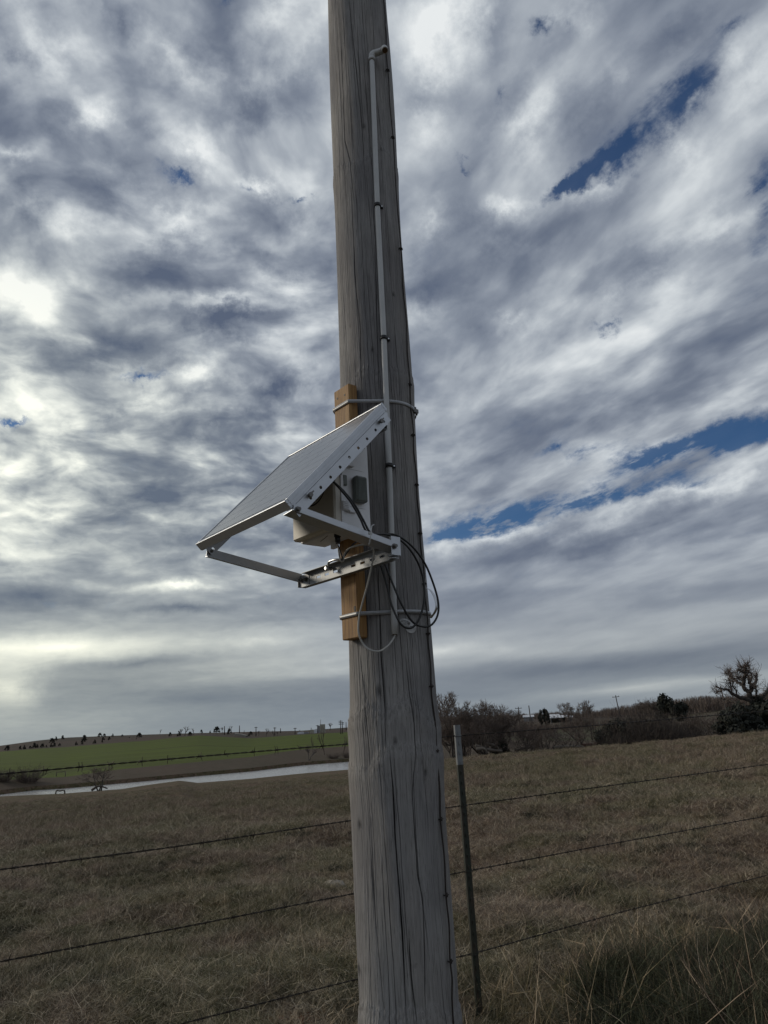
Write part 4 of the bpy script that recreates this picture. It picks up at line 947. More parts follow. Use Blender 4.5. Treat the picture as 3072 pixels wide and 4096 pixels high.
for si, st in enumerate(strands):
    q = [on_fence(*p) for p in st]; s_ = np.array([a[0] for a in q]); z_ = np.array([a[1] for a in q])
    sl0 = (z_[1]-z_[0])/(s_[1]-s_[0]); sl1 = (z_[-1]-z_[-2])/(s_[-1]-s_[-2])
    def zf(s, s_=s_, z_=z_, sl0=sl0, sl1=sl1):
        if s < s_[0]: return z_[0]+sl0*(s-s_[0])*.6
        if s > s_[-1]: return z_[-1]+sl1*(s-s_[-1])*.5
        return float(np.interp(s, s_, z_))
    S0, S1 = -5.0, 7.5
    ss = np.arange(S0, S1, .018); zs = np.array([zf(s) for s in ss]); ker = np.ones(25)/25; zs2 = np.convolve(np.pad(zs, 12, mode='edge'), ker, 'valid')
    base = FP[None, :]+ss[:, None]*fd_[None, :]+zs2[:, None]*Zv[None, :]
    mb = MB()
    for ph in (0, math.pi):
        a = ss*2*math.pi/.085+ph; amp = .0024
        mb.tube(base+amp*np.cos(a)[:, None]*fn[None, :]+amp*np.sin(a)[:, None]*Zv[None, :], .0018, 5, smooth=True)
    wo_ = mb.build('wire_strand', MT['wire'], fence)
    off = rng.uniform(0, .12)
    k = 0; s = (-2.75 if si < 4 else -.2)+off
    while s < 4.2:
        zz_ = float(np.interp(s, ss, zs2)); bo = link('barb', barbs[rng.integers(0, 5)], wo_)
        bo.matrix_local = Matrix.Translation(Vector(FP+s*fd_+zz_*Zv)-fence.location) @ (rotx @ Matrix.Rotation(rng.uniform(0, 6.28), 3, 'X')).to_4x4()
        s += .127+rng.normal(0, .008); k += 1
def tpost(s0, lean, wires):
    P0 = FP+fd_*s0; gz = ground(P0[0], P0[1]); ex = fd_; ey = -fn*1.0
    # camera side of the fence is -fn or +fn
    sg = 1 if ((CC-P0)@fn) > 0 else -1; ey = fn*sg
    off = ey*.010
    poly = [(-.020, .0), (-.020, -.0035), (-.003, -.0045), (-.0022, -.033), (.0022, -.033), (.003, -.0045), (.020, -.0035), (.020, 0)]
    mb = MB(); c = P0+off; lv2 = np.array([lean, 0, 0])
    V = []
    for z in (gz-.4, TZ+(0 if s0 == 0 else gz*.8)):
        for (x, y) in poly: V.append(c+ex*x+ey*(y+.004)+Zv*z+lv2*(z-.7))
    n = len(poly); mb.add(V, [tuple(reversed(range(n))), tuple(range(n, 2*n))]+[(i, (i+1) % n, n+(i+1) % n, n+i) for i in range(n)])
    zz = gz+.05
    while zz < TZ-.03:
        p = c+ey*.0055+Zv*zz+lv2*(zz-.7); mb.rbox(p, ex*.0045, ey*.0035, Zv*.009, .0015); zz += .053
    po = mb.build('steel_post', MT['post'], fence)
    for st in wires:
        zc_ = on_fence(*st)[1] if s0 == 0 else None
        if zc_ is None: continue
        p = c+Zv*zc_+lv2*(zc_-.7); mb = MB()
        mb.tube(spline([p-ex*.045+ey*-.010+Zv*.001, p-ex*.026+ey*.0, p-ex*.012+ey*.0085-Zv*.004, p+ex*.014+ey*.0085-Zv*.004, p+ex*.027-Zv*.001, p+ex*.034-ey*.012+Zv*.006], 16), .0016, 6)
        mb.build('wire_clip', MT['wire'], po)
tpost(0, -.003, [(1828, 2943), (1852, 3222), (1875, 3483), (1893, 3815)])
tpost(-4.4, 0, []); tpost(5.6, 0, [])

# ------------------------------------------------------------------ trees
def grow_tree(seed, h, spread=.55, depth=6, trunk_r=None, gnarl=.22, lean=(0, 0), twig_n=4, multi=1, fork=.28, thick=1.):
    g = np.random.default_rng(seed); limbs = []; twigs = []
    def branch(p, d, ln, r, lvl):
        n = max(2, int(ln/(h*.035))); pts = [p.copy()]; rr = [r]; step = ln/n
        for i in range(n):
            d = d+g.normal(0, gnarl*.45, 3); d[2] += .075 if lvl > 0 else .04; d /= np.linalg.norm(d); p = p+d*step; pts.append(p.copy()); rr.append(r*(1-.38*(i+1)/n))
        (limbs if lvl < 3 else twigs).append((pts, rr, lvl))
        if lvl >= depth: return
        k = g.integers(2, 4) if lvl < 4 else twig_n-1
        for j in range(k):
            a = g.uniform(0, 6.283); s_ = spread*g.uniform(.6, 1.35); perp = np.cross(d, [math.cos(a), math.sin(a), .3]); perp /= np.linalg.norm(perp)+1e-9
            nd = d*math.cos(s_)+perp*math.sin(s_); nd /= np.linalg.norm(nd); branch(p, nd, ln*g.uniform(.58, .86), rr[-1]*g.uniform(.55, .8), lvl+1)
        if lvl > 0:
            for j in range(1+(lvl > 2)):
                q = pts[g.integers(1, len(pts))]; a = g.uniform(0, 6.283); nd = d*.5+np.array([math.cos(a), math.sin(a), .35])*.8; nd /= np.linalg.norm(nd)
                branch(q, nd, ln*g.uniform(.35, .6), rr[-1]*.5, max(lvl+1, 3) if lvl+2 <= depth else depth)
    tr = trunk_r or h*.022
    for m_ in range(multi):
        a = g.uniform(0, 6.28); o = np.array([math.cos(a), math.sin(a), 0])*tr*1.3*(multi > 1); d0 = np.array([lean[0]+math.cos(a)*.3*(multi > 1), lean[1]+math.sin(a)*.3*(multi > 1), 1.]); d0 /= np.linalg.norm(d0)
        branch(o-np.array([0, 0, .1]), d0, h*fork, tr/math.sqrt(multi), 0)
    allz = max(p[2] for L_ in (limbs, twigs) for q in L_ for p in q[0]); sc = h/allz
    def mesh(lst, name, m, seg, rmin):
        V = []; Fs = []
        for pts, rr, lvl in lst:
            P = np.array(pts)*sc; T = np.gradient(P, axis=0); T /= np.linalg.norm(T, axis=1)[:, None]+1e-9
            a = np.cross(T, [.31, .22, .93]); a /= np.linalg.norm(a, axis=1)[:, None]+1e-9; b = np.cross(T, a); b0 = len(V)
            sg = seg if lvl < 3 else 3
            for i in range(len(P)):
                r_ = max(rr[i]*sc, rmin)*(1 if i < len(P)-1 or lvl < 5 else .4)
                for k in range(sg): t = 6.2832*k/sg; V.append(P[i]+r_*(math.cos(t)*a[i]+math.sin(t)*b[i]))
            for i in range(len(P)-1):
                for k in range(sg): Fs.append((b0+i*sg+k, b0+i*sg+(k+1) % sg, b0+(i+1)*sg+(k+1) % sg, b0+(i+1)*sg+k))
        return np_mesh(name, np.array(V), np.array(Fs), m, True)
    return mesh(limbs, 'trunk', MT['paint'], 7, .055*thick), mesh(twigs, 'crown', MT['twig'], 3, .0155*thick)
protos = [grow_tree(11, 10, .44, 6, gnarl=.24, trunk_r=.3), grow_tree(12, 10, .38, 6, gnarl=.28, lean=(.15, 0), trunk_r=.28), grow_tree(13, 10, .50, 6, gnarl=.32, trunk_r=.3), grow_tree(14, 10, .38, 6, gnarl=.22, multi=2),
          grow_tree(15, 10, .62, 5, gnarl=.3, multi=3, fork=.2, trunk_r=.16), grow_tree(16, 10, .44, 6, gnarl=.3, lean=(-.2, 0), trunk_r=.28)]
def tree(k, px, r_, hgt, label, rot=0, wide=1., group='bare trees along the creek', crown_mat=None, name='bare_tree', pos=None):
    p = place(px, r_) if pos is None else pos; root = thing(name, p, label, 'tree', group); root.rotation_euler[2] = rot; root.scale = (hgt/10*wide, hgt/10*wide, hgt/10)
    link('trunk', protos[k][0], root); c = link('crown', protos[k][1], root)
    if crown_mat:
        c.material_slots[0].link = 'OBJECT'; c.material_slots[0].material = crown_mat
    return root
def top_h(px, ytop, r_): # tree height so that its top reaches photo row ytop
    d = ray(px, ytop); z = CZ+d[2]/math.hypot(d[0], d[1])*r_; return z-place(px, r_)[2]
TR = [(0, 1768, 2762, 92, 'tall bare tree right beside the grey pole'), (3, 1812, 2850, 96, 'short bare tree behind the top of the steel post'), (1, 1880, 2784, 98, 'bare leaning tree with forked top right of the steel post'),
 (5, 1912, 2796, 104, 'slim bare tree second right of the steel post'), (2, 1950, 2800, 96, 'broad bare creek tree above the fallen logs'), (0, 1985, 2806, 101, 'upright bare tree with bushy top beside the broad creek tree'),
 (3, 2018, 2826, 97, 'double-trunked bare tree at the right end of the tall creek group'), (1, 2058, 2868, 92, 'low dark-trunked bare tree left of the white shed'), (4, 2118, 2890, 94, 'low spreading bare tree in front of the small white-roofed house'),
 (5, 2180, 2872, 104, 'low bare tree leaning in front of the shed cedar'), (0, 2304, 2800, 104, 'bare tree with round top standing right of the white shed'), (4, 2250, 2905, 92, 'small spreading bare tree left of the brown cow'),
 (3, 2760, 2830, 94, 'bare tree with crossing trunks right of the dark thicket'), (4, 2856, 2824, 84, 'multi-trunked bare tree in the gap beside the junipers'), (2, 2890, 2860, 96, 'slight bare tree behind the multi-trunked one'),
 (1, 1842, 2880, 90, 'low bare sapling near the dirt mound'), (5, 2700, 2880, 96, 'bare tree poking out of the right end of the thicket'), (2, 2560, 2870, 98, 'bare tree rising from the middle of the dark thicket'), (0, 2460, 2895, 94, 'bare tree rising from the left part of the dark thicket')]
for i, (k, px, yt, r_, lab) in enumerate(TR): tree(k, px, r_, top_h(px, yt, r_), lab, rot=i*1.7, wide=1.25 if k in (2, 4) else 1.0)
# the big cottonwood at the right edge
def q3(px, py, r_): d = ray(px, py); return CC+d*(r_/math.hypot(d[0], d[1]))
def cottonwood():
    z = lambda pts: [(2600+x*.2845, 2600+y*.2845) for x, y in pts]; R0 = 92.; g = np.random.default_rng(8)
    limbs = [([(1480, 1230), (1475, 1000), (1435, 800), (1392, 610)], .46, .30, 0), ([(1392, 610), (1330, 540), (1312, 480), (1330, 400), (1345, 330), (1338, 280), (1365, 200)], .26, .07, -1.0), ([(1312, 500), (1230, 450), (1140, 385), (1100, 350), (1050, 318)], .17, .05, 1.6),
     ([(1115, 365), (1105, 320), (1112, 295)], .08, .03, 1.8), ([(1140, 380), (1160, 320)], .07, .03, 1.9), ([(1342, 320), (1290, 305), (1245, 265)], .12, .04, -2.), ([(1338, 275), (1310, 245), (1275, 240)], .08, .03, -1.4), ([(1352, 250), (1340, 215)], .06, .03, -1.2), ([(1365, 230), (1382, 225)], .05, .03, -.8),
     ([(1398, 605), (1430, 520), (1390, 450), (1376, 360), (1345, 318)], .24, .06, 1.2), ([(1430, 520), (1485, 455), (1502, 385), (1492, 320)], .18, .05, 2.4), ([(1388, 460), (1415, 405), (1427, 350), (1400, 318), (1370, 312)], .13, .04, .4), ([(1325, 450), (1300, 410), (1315, 385)], .09, .04, -.5), ([(1318, 470), (1260, 420), (1245, 395), (1200, 370)], .07, .03, 2.2),
     ([(1475, 860), (1400, 710), (1260, 660), (1160, 620), (1100, 565), (1000, 540), (925, 518)], .27, .05, -2.4), ([(1160, 620), (1140, 540), (1130, 470), (1110, 430)], .09, .03, -2.6), ([(1210, 640), (1215, 580), (1160, 500), (1170, 440)], .09, .03, -1.8), ([(1000, 540), (975, 590), (920, 610)], .07, .03, -2.8),
     ([(1500, 860), (1530, 760), (1600, 640), (1660, 570), (1720, 500)], .25, .07, 1.5), ([(1440, 810), (1330, 790), (1200, 735), (1080, 690), (990, 680)], .18, .05, 2.8), ([(1495, 700), (1500, 600), (1490, 545), (1440, 550)], .12, .04, -1.), ([(1600, 640), (1640, 600), (1700, 610)], .1, .04, 2.), ([(1395, 640), (1460, 500), (1500, 510)], .07, .03, -2.), ([(1550, 800), (1620, 720), (1690, 700)], .14, .05, 2.6)]
    base = q3(*z([(1480, 1230)])[0], R0); base[2] = place(2600+1480*.2845, R0)[2]; root = thing('bare_tree', base, 'largest bare cottonwood with heavy crooked limbs at the right edge', 'tree', 'bare trees along the creek')
    V, Fs, mb = [], [], MB()
    for pts, r0, r1, dd in limbs:
        n = len(pts); zp = z(pts); P = []
        for k, (x, y) in enumerate(zp): P.append(q3(x, y, R0+dd*(k/(n-1) if n > 1 else 0)+(dd*.3 if k and len(pts) < 4 else 0)))
        if pts[0] == (1480, 1230): P[0] = base-np.array([0, 0, .2])
        P = spline(P, n*5); P[1:-1] += g.normal(0, .05, (len(P)-2, 3)); mb.tube(P, np.linspace(r0, r1, len(P)), 8)
        if pts[0] == (1480, 1230): continue
        for t in range(int(len(P)*1.7)):                      # twigs off every limb
            i = g.integers(len(P)//4, len(P)); d = (P[min(i+1, len(P)-1)]-P[max(i-1, 0)]); d /= np.linalg.norm(d)+1e-9; d = d*.6+g.normal(0, .6, 3)+np.array([0, 0, .3]); d /= np.linalg.norm(d); q = P[i].copy(); ln = g.uniform(.35, 1.0); w = .035
            for s_ in range(3):
                e = q+d*ln*.5; sd_ = np.cross(d, g.normal(0, 1, 3)); sd_ /= np.linalg.norm(sd_); k = len(V); V += [q-sd_*w, q+sd_*w, e+sd_*w*.6, e-sd_*w*.6]; Fs.append((k, k+1, k+2, k+3))
                for _ in range(2): e2 = q+(d+g.normal(0, .7, 3))*ln*.35; k = len(V); V += [q-sd_*w*.5, q+sd_*w*.5, e2+sd_*w*.2, e2-sd_*w*.2]; Fs.append((k, k+1, k+2, k+3))
                q = e; d = d+g.normal(0, .3, 3)+np.array([0, 0, .1]); d /= np.linalg.norm(d); w *= .7
    mb.build('trunk', MT['paint'], root); link('crown', np_mesh('crown', np.array(V)-np.array(base), np.array(Fs), MT['twig']), root)
cottonwood()
# far bare trees
FT = [(2262, 2808, 330, 'round-topped bare tree beyond the white shed'), (2372, 2820, 380, 'small bare tree left of the leaning power pole'), (2566, 2794, 260, 'wide bare tree on the rise right of the leaning power pole'), (2592, 2786, 250, 'bare tree touching the wide one on the rise'), (2066, 2836, 300, 'distant bare tree at the tip of the creek group')]
for i, (px, yt, r_, lab) in enumerate(FT): tree(i % 4, px, r_, top_h(px, yt, r_), lab, rot=i*2.1, wide=1.3, group='distant bare trees')
# left side trees
protos.append(grow_tree(15, 10, .62, 5, gnarl=.3, multi=3, fork=.2, trunk_r=.3, thick=1.5)); p = place(410, rwater(410, 3166)-1.5); tree(len(protos)-1, 0, 0, 4.4, 'bare spreading tree leaning over the near shore of the pond', wide=1.25, rot=.6, group='trees round the pond', pos=p)
protos.append(grow_tree(44, 10, .42, 4, gnarl=.34, multi=2, trunk_r=.30, thick=3.)); 
for i, (px, py, hh, lab, wd) in enumerate([(1232, 3062, 4.0, 'broken dead snag at the water edge left of the twin trunks', 1.4), (1297, 3048, 8.0, 'slim twin-trunked dead tree on the far pond bank', .35), (1370, 3040, 4.6, 'thin dead tree on the pond bank beside the pole', .5), (1250, 3050, 5.2, 'thin dead trunk behind the broken snag', .3)]):
    p = place(px, rwater(px, py-3)+2.5); tree(len(protos)-1, 0, 0, hh, lab, rot=i*2.3, wide=wd, group='trees round the pond', pos=p, name='dead_tree')
def brush_mesh(seed, n, w, h, mat_, dens=3):
    g = np.random.default_rng(seed); V = []; Fs = []
    for i in range(n):
        a = g.uniform(0, 6.283); rr_ = w*.35*math.sqrt(g.uniform(0, 1)); p = np.array([rr_*math.cos(a), rr_*math.sin(a), -.05]); d = np.array([math.cos(a)*g.uniform(.1, 1.), math.sin(a)*g.uniform(.1, 1.), g.uniform(.6, 1.6)]); d /= np.linalg.norm(d)
        ln = h*g.uniform(.45, 1.0)*(1-.3*rr_/w)
        for s_ in range(4):
            q = p+d*ln/4; d = d+g.normal(0, .18, 3); d /= np.linalg.norm(d); side = np.cross(d, [g.normal(), g.normal(), .2]); side /= np.linalg.norm(side)+1e-9; w0 = .018*(1-s_*.2); b = len(V)
            V += [p-side*w0, p+side*w0, q+side*w0*.7, q-side*w0*.7]; Fs.append((b, b+1, b+2, b+3))
            for t in range(dens):
                e = q+(d+g.normal(0, .6, 3))*ln*g.uniform(.08, .22); b = len(V); V += [q-side*.008, q+side*.008, e+side*.002, e-side*.002]; Fs.append((b, b+1, b+2, b+3))
            p = q
    return np_mesh('twigs', np.array(V), np.array(Fs), mat_)
MT['dark_twig'] = mat('dark_thicket_twigs', (.050, .040, .034), .95, var=(.3, .25))
BM = [brush_mesh(60+i, 260, 2.4, 2.6, MT['twig']) for i in range(3)]+[brush_mesh(66, 260, 2.4, 2.6, MT['twig2']), brush_mesh(67, 320, 2.4, 2.6, MT['dark_twig'], 4)]
def bush(k, pos, w, h, label, group='leafless brush along the creek'):
    root = thing('bare_bush', pos, label, 'bush', group); root.scale = (w/3.4, w/3.4, h/2.6); root.rotation_euler[2] = k*1.3; link('twigs', BM[4] if 'thicket right' in label else BM[k % 4], root)
gr = np.random.default_rng(5)
blab = ['low leafless grey-brown brush at the creek, between the steel post and the thicket']*1
for i in range(20):
    px = 1750+i*18+gr.uniform(-4, 4); r_ = gr.uniform(88, 112); bush(i, place(px, r_), gr.uniform(3, 4.5), gr.uniform(1.8, 3.4), 'leafless brown creek brush among the trees right of the steel post', 'creek brush among the tall trees')
for i in range(22):
    px = 2410+i*15.5+gr.uniform(-5, 5); r_ = gr.uniform(76, 92); bush(i, place(px, r_), gr.uniform(4.0, 6), gr.uniform(4.2, 6.0) if 2440 < px < 2680 else 3.4, 'leafless twiggy brush of the dark thicket right of the cows', 'brush of the dark thicket')
for i in range(9):
    px = 2190+i*14; r_ = gr.uniform(86, 100); bush(i, place(px, r_), gr.uniform(2.5, 4), gr.uniform(2.2, 3.2), 'low dark brush just left of the cows', 'brush left of the cows')
for px, py, w, h, lab in ((125, 3155, 6.5, 3.6, 'leafless bush on the far pond bank near the left edge'), (12, 3125, 4.5, 2.6, 'dark brush pile in the green field at the left edge'), (1385, 3042, 3, 2.0, 'scrubby bush on the pond bank against the pole'), (1330, 3046, 3.5, 1.6, 'low scrub on the bank right of the twin trunks')):
    p = place(px, rwater(px, py+5)+3) if px > 50 else hit(px, py)[0]; bush(int(px), p, w, h, lab, 'bushes round the pond')
# cedars
def cedar_mesh(seed, n, round_=False, sz=.30):
    g = np.random.default_rng(seed); cl = []
    for c in range(26):
        t = g.uniform(.03, 1) if not round_ else g.uniform(.25, 1); a = g.uniform(0, 6.28)
        R = (.42*(1-t)**.8+.05) if not round_ else .5*math.sin(math.pi*min(1, (t-.15)/.9))**.6+.05
        cl.append((R*.75*math.cos(a), R*.75*math.sin(a), t*.92, .09+.07*g.uniform(0, 1)))
    V = []; Fs = []
    for i in range(n):
        c = cl[g.integers(0, len(cl))]; v = g.normal(0, 1, 3); v /= np.linalg.norm(v); p = np.array(c[:3])+v*c[3]*g.uniform(.5, 1.15); p[2] = max(p[2], .01)
        s_ = sz*.1*g.uniform(.5, 1.3); a = np.cross(v, g.normal(0, 1, 3)); a /= np.linalg.norm(a); b_ = np.cross(v, a)+v*g.uniform(-.5, .8); k = len(V)
        V += [p-a*s_, p+a*s_*.9, p+b_*s_*1.7]; Fs.append((k, k+1, k+2))
    return np_mesh('foliage', np.array(V), np.array(Fs), MT['cedar'])
CM = [cedar_mesh(80+i, 1100, sz=.45) for i in range(3)]; CB = [cedar_mesh(90, 5200, True, .30), cedar_mesh(91, 5200, True, .30)]
mbt = MB(); mbt.tube([(0, 0, -.05), (0, 0, .55)], [.035, .015], 6); tro = bpy.data.meshes.new('trunk'); tro.from_pydata([tuple(q) for q in mbt.v], [], mbt.f); tro.materials.append(MT['paint'])
def cedar(me, pos, h, w, label, group, rot=0):
    root = thing('cedar_tree', pos, label, 'tree', group); root.scale = (w, w, h); root.rotation_euler[2] = rot; link('foliage', me, root); link('trunk', tro, root)
CD = [(29, 3003, 16), (80, 2998, 11), (97, 2997, 12), (120, 2995, 9), (137, 2992, 16), (148, 2991, 11), (169, 2991, 13), (185, 2989, 7), (205, 2988, 11), (217, 2987, 13), (238, 2985, 9), (207, 2973, 16), (223, 2962, 12), (250, 2958, 13), (305, 2981, 11),
 (328, 2979, 8), (337, 2968, 22), (378, 2974, 12), (399, 2948, 13), (417, 2946, 10), (413, 2960, 11), (437, 2960, 11), (450, 2946, 9), (408, 2970, 8), (489, 2947, 7), (557, 2951, 16), (681, 2945, 13), (517, 2952, 4), (545, 2957, 4),
 (805, 2933, 12), (841, 2932, 8), (867, 2932, 21), (917, 2937, 18), (715, 2944, 16), (760, 2944, 14), (995, 2945, 9), (1003, 2940, 12)]
ORD = 'first second third fourth fifth sixth seventh eighth ninth tenth eleventh twelfth thirteenth fourteenth fifteenth sixteenth seventeenth eighteenth nineteenth'.split(); CD.sort()
for i, (px, py, hp) in enumerate(CD):
    p, r_ = hit(px, py, 860); h = hp/F*r_*1.1; w = h*(1.1 if i % 3 else 1.5)
    side = 'far left edge' if px < 60 else ('left end' if px < 260 else ('middle' if px < 620 else 'right end'))
    cedar(CM[i % 3], p, h, w, ('%s dark hillside cedar counting from the left edge of the picture' % ORD[i]) if i < 19 else ('%s dark hillside cedar counting leftwards from the grey pole' % ORD[len(CD)-1-i]), 'cedars at the %s of the hillside' % side, i)
FARP = [grow_tree(50+i, 10, .55, 4, gnarl=.25, trunk_r=.3, thick=5.5) for i in range(3)]; protos += FARP
ORD = 'first second third fourth fifth sixth seventh eighth ninth tenth eleventh twelfth thirteenth fourteenth fifteenth sixteenth seventeenth eighteenth nineteenth'.split()
GB = [(640, 2934, 17), (722, 2943, 22), (740, 2944, 30), (775, 2941, 22), (890, 2932, 19), (926, 2934, 24), (975, 2936, 12), (1034, 2945, 18), (1065, 2946, 26), (1095, 2946, 20), (1110, 2945, 16), (1200, 2934, 12), (1243, 2925, 12), (1320, 2923, 26)]
for i, (px, py, hp) in enumerate(GB):
    p, r_ = hit(px, py, 840); tree(len(protos)-1-i % 3, 0, 0, hp/F*r_*1.15, '%s small bare skyline tree %s' % ((ORD[i], 'left of the road bank, counting from the left') if px < 935 else (ORD[i-6], 'from the road bank towards the grey pole')), rot=i, wide=1.0, group='bare trees on the left skyline %s' % ('before' if px < 935 else 'after'), pos=p)
p = place(2176, 300); cedar(CB[0], p, top_h(2176, 2836, 300), 4.6, 'dark round cedar left of the white shed', 'dark cedars in the valley')
p = place(2682, 205); cedar(CB[1], p, top_h(2682, 2781, 205), 8.0, 'large dark rounded cedar standing above the thicket', 'dark cedars in the valley')
for (px, r_, yt, w, lab) in ((2948, 80, 2842, 4.6, 'black-green juniper left in the clump under the big cottonwood'), (2992, 84, 2818, 4.4, 'black-green juniper in the middle of the clump under the cottonwood'), (3045, 82, 2822, 5.4, 'black-green juniper at the right edge under the cottonwood'), (3085, 92, 2800, 6., 'black-green juniper cut by the right edge of the picture'),
 (2448, 84, 2893, 4.0, 'dark cedar at the left end of the thicket'), (2490, 82, 2884, 4.0, 'second dark cedar from the left end of the thicket'), (2565, 82, 2888, 4.4, 'dark cedar in the right half of the thicket'), (2625, 84, 2896, 4.0, 'dark cedar near the right end of the thicket'), (2425, 86, 2930, 2.4, 'low dark cedar at the foot of the thicket nearest the cows'), (2520, 94, 2878, 3.0, 'dark cedar inside the thicket'), (1990, 96, 2960, 2.3, 'dark low cedar behind the fallen logs by the creek')):
    cedar(CB[int(px) % 2], place(px, r_), top_h(px, yt, r_), w*1.1, lab, 'junipers and cedars by the creek', px)
# fallen logs
def log(pts, r_, label, m='deadwood'):
    P = spline(pts, 24); mb = MB(); mb.tube(P, np.linspace(r_, r_*.45, 24), 7); tag(mb.build('fallen_log', MT[m], None, origin=P[0]), label, 'log', 'fallen logs')
def q3(px, py, r_): d = ray(px, py); return CC+d*(r_/math.hypot(d[0], d[1]))
log([q3(1905, 2998, 88), q3(1935, 2996, 88), q3(1950, 3012, 88)], .22, 'pale fallen log bent over at the creek edge right of the steel post')
log([q3(1900, 2985, 90), q3(1960, 3000, 90), q3(2010, 3005, 90)], .28, 'dark fallen trunk lying along the creek edge')
log([q3(1945, 2975, 92), q3(1985, 2985, 92), q3(2000, 3010, 92)], .2, 'broken limb leaning over the fallen trunk')
log([q3(2215, 2996, 92), q3(2260, 2988, 92), q3(2330, 2990, 92)], .3, 'dark fallen trunk at the pasture edge left of the cows')
log([q3(2312, 2985, 93), q3(2334, 2990, 93)], .25, 'short pale stump leaning beside the cows')
log([q3(2060, 3003, 92), q3(2110, 2990, 92), q3(2180, 2998, 92)], .2, 'long dark fallen limb in the brush')
p = place(405, rwater(405, 3166)-1.8); log([p+np.array([-1.2, 0, .2]), p+np.array([0, .1, .8]), p+np.array([1.6, 0, .35])], .24, 'dark fallen log at the foot of the pond tree')
p = place(255, rwater(255, 3176)-1.5); mb = MB(); mb.tube(spline([p+np.array([-.8, 0, -.1]), p+np.array([-.65, 0, .55]), p+np.array([0, 0, .48]), p+np.array([.7, 0, .55]), p+np.array([.85, 0, -.1])], 16), .12, 6); tag(mb.build('arched_driftwood', MT['deadwood'], None, origin=p), 'dark arched piece of driftwood on the near pond shore', 'driftwood')
# dirt mound
def dirt_mound():
    n, m_ = 30, 16; V = []; c = place(1850, 74)
    for i in range(n):
        for j in range(m_):
            u_, v_ = i/(n-1)*2-1, j/(m_-1)*2-1; az = az_of(1850+u_*190); rr_ = 72+v_*8; x, y = rr_*math.sin(az), rr_*math.cos(az)
            V.append((x, y, ground(x, y)-.15+.95*max(0, 1-u_*u_)**1.2*max(0, 1-v_*v_)**.8*(1+.2*math.sin(u_*9)+.12*math.sin(v_*7+u_*13))))
    Fs = [(i*m_+j, i*m_+j+1, (i+1)*m_+j+1, (i+1)*m_+j) for i in range(n-1) for j in range(m_-1)]
    tag(link('dirt_mound', np_mesh('dirt_mound', V, Fs, MT['dirt'], True)), kind='structure')
dirt_mound()
# distant woods along the skyline on the right
def far_wood(name, segs, n, seed, label):
    g = np.random.default_rng(seed); V = []; Fs = []
    xs = np.array([s[0] for s in segs]); ys = np.array([s[1] for s in segs]); rs = np.array([s[2] for s in segs])
    for i in range(n):
        px = g.uniform(xs[0], xs[-1]); r_ = np.interp(px, xs, rs)*g.uniform(.92, 1.08); p = place(px, r_); hh = max(1.5, top_h(px, np.interp(px, xs, ys)+g.normal(0, 1.6)+2.5*math.sin(px*.09)+2*math.sin(px*.23), r_))
        for b in range(26):
            a = g.uniform(0, 6.28); ww = hh*.35*math.sqrt(g.uniform(0, 1)); q = p+np.array([ww*math.cos(a), ww*math.sin(a), hh*g.uniform(.0, .55)]); e = q+np.array([g.normal(0, .12)*hh, g.normal(0, .12)*hh, (p[2]+hh*g.uniform(.6, 1.05))-q[2]]); s_ = np.array([math.cos(a), math.sin(a), 0])*hh*.018; k = len(V)
            V += [q-s_, q+s_, e+s_*.3, e-s_*.3]; Fs.append((k, k+1, k+2, k+3))
    o = link(name, np_mesh(name, np.array(V), np.array(Fs), MT['twig'])); tag(o, label, 'woods', kind='stuff')
far_wood('distant_woods', [(1740, 2864, 700), (2100, 2855, 700), (2300, 2848, 650), (2400, 2838, 600), (2500, 2822, 560), (2600, 2812, 520), (2700, 2800, 500), (2790, 2786, 480), (2900, 2786, 480), (3000, 2778, 480), (3400, 2770, 480), (4200, 2760, 480)], 1500, 3, 'distant leafless woods along the skyline on the right')
far_wood('valley_brush', [(1740, 2905, 210), (2000, 2895, 230), (2200, 2895, 250), (2290, 2882, 300), (2500, 2868, 300), (2650, 2862, 260)], 260, 4, 'scattered brown brush across the far valley field')

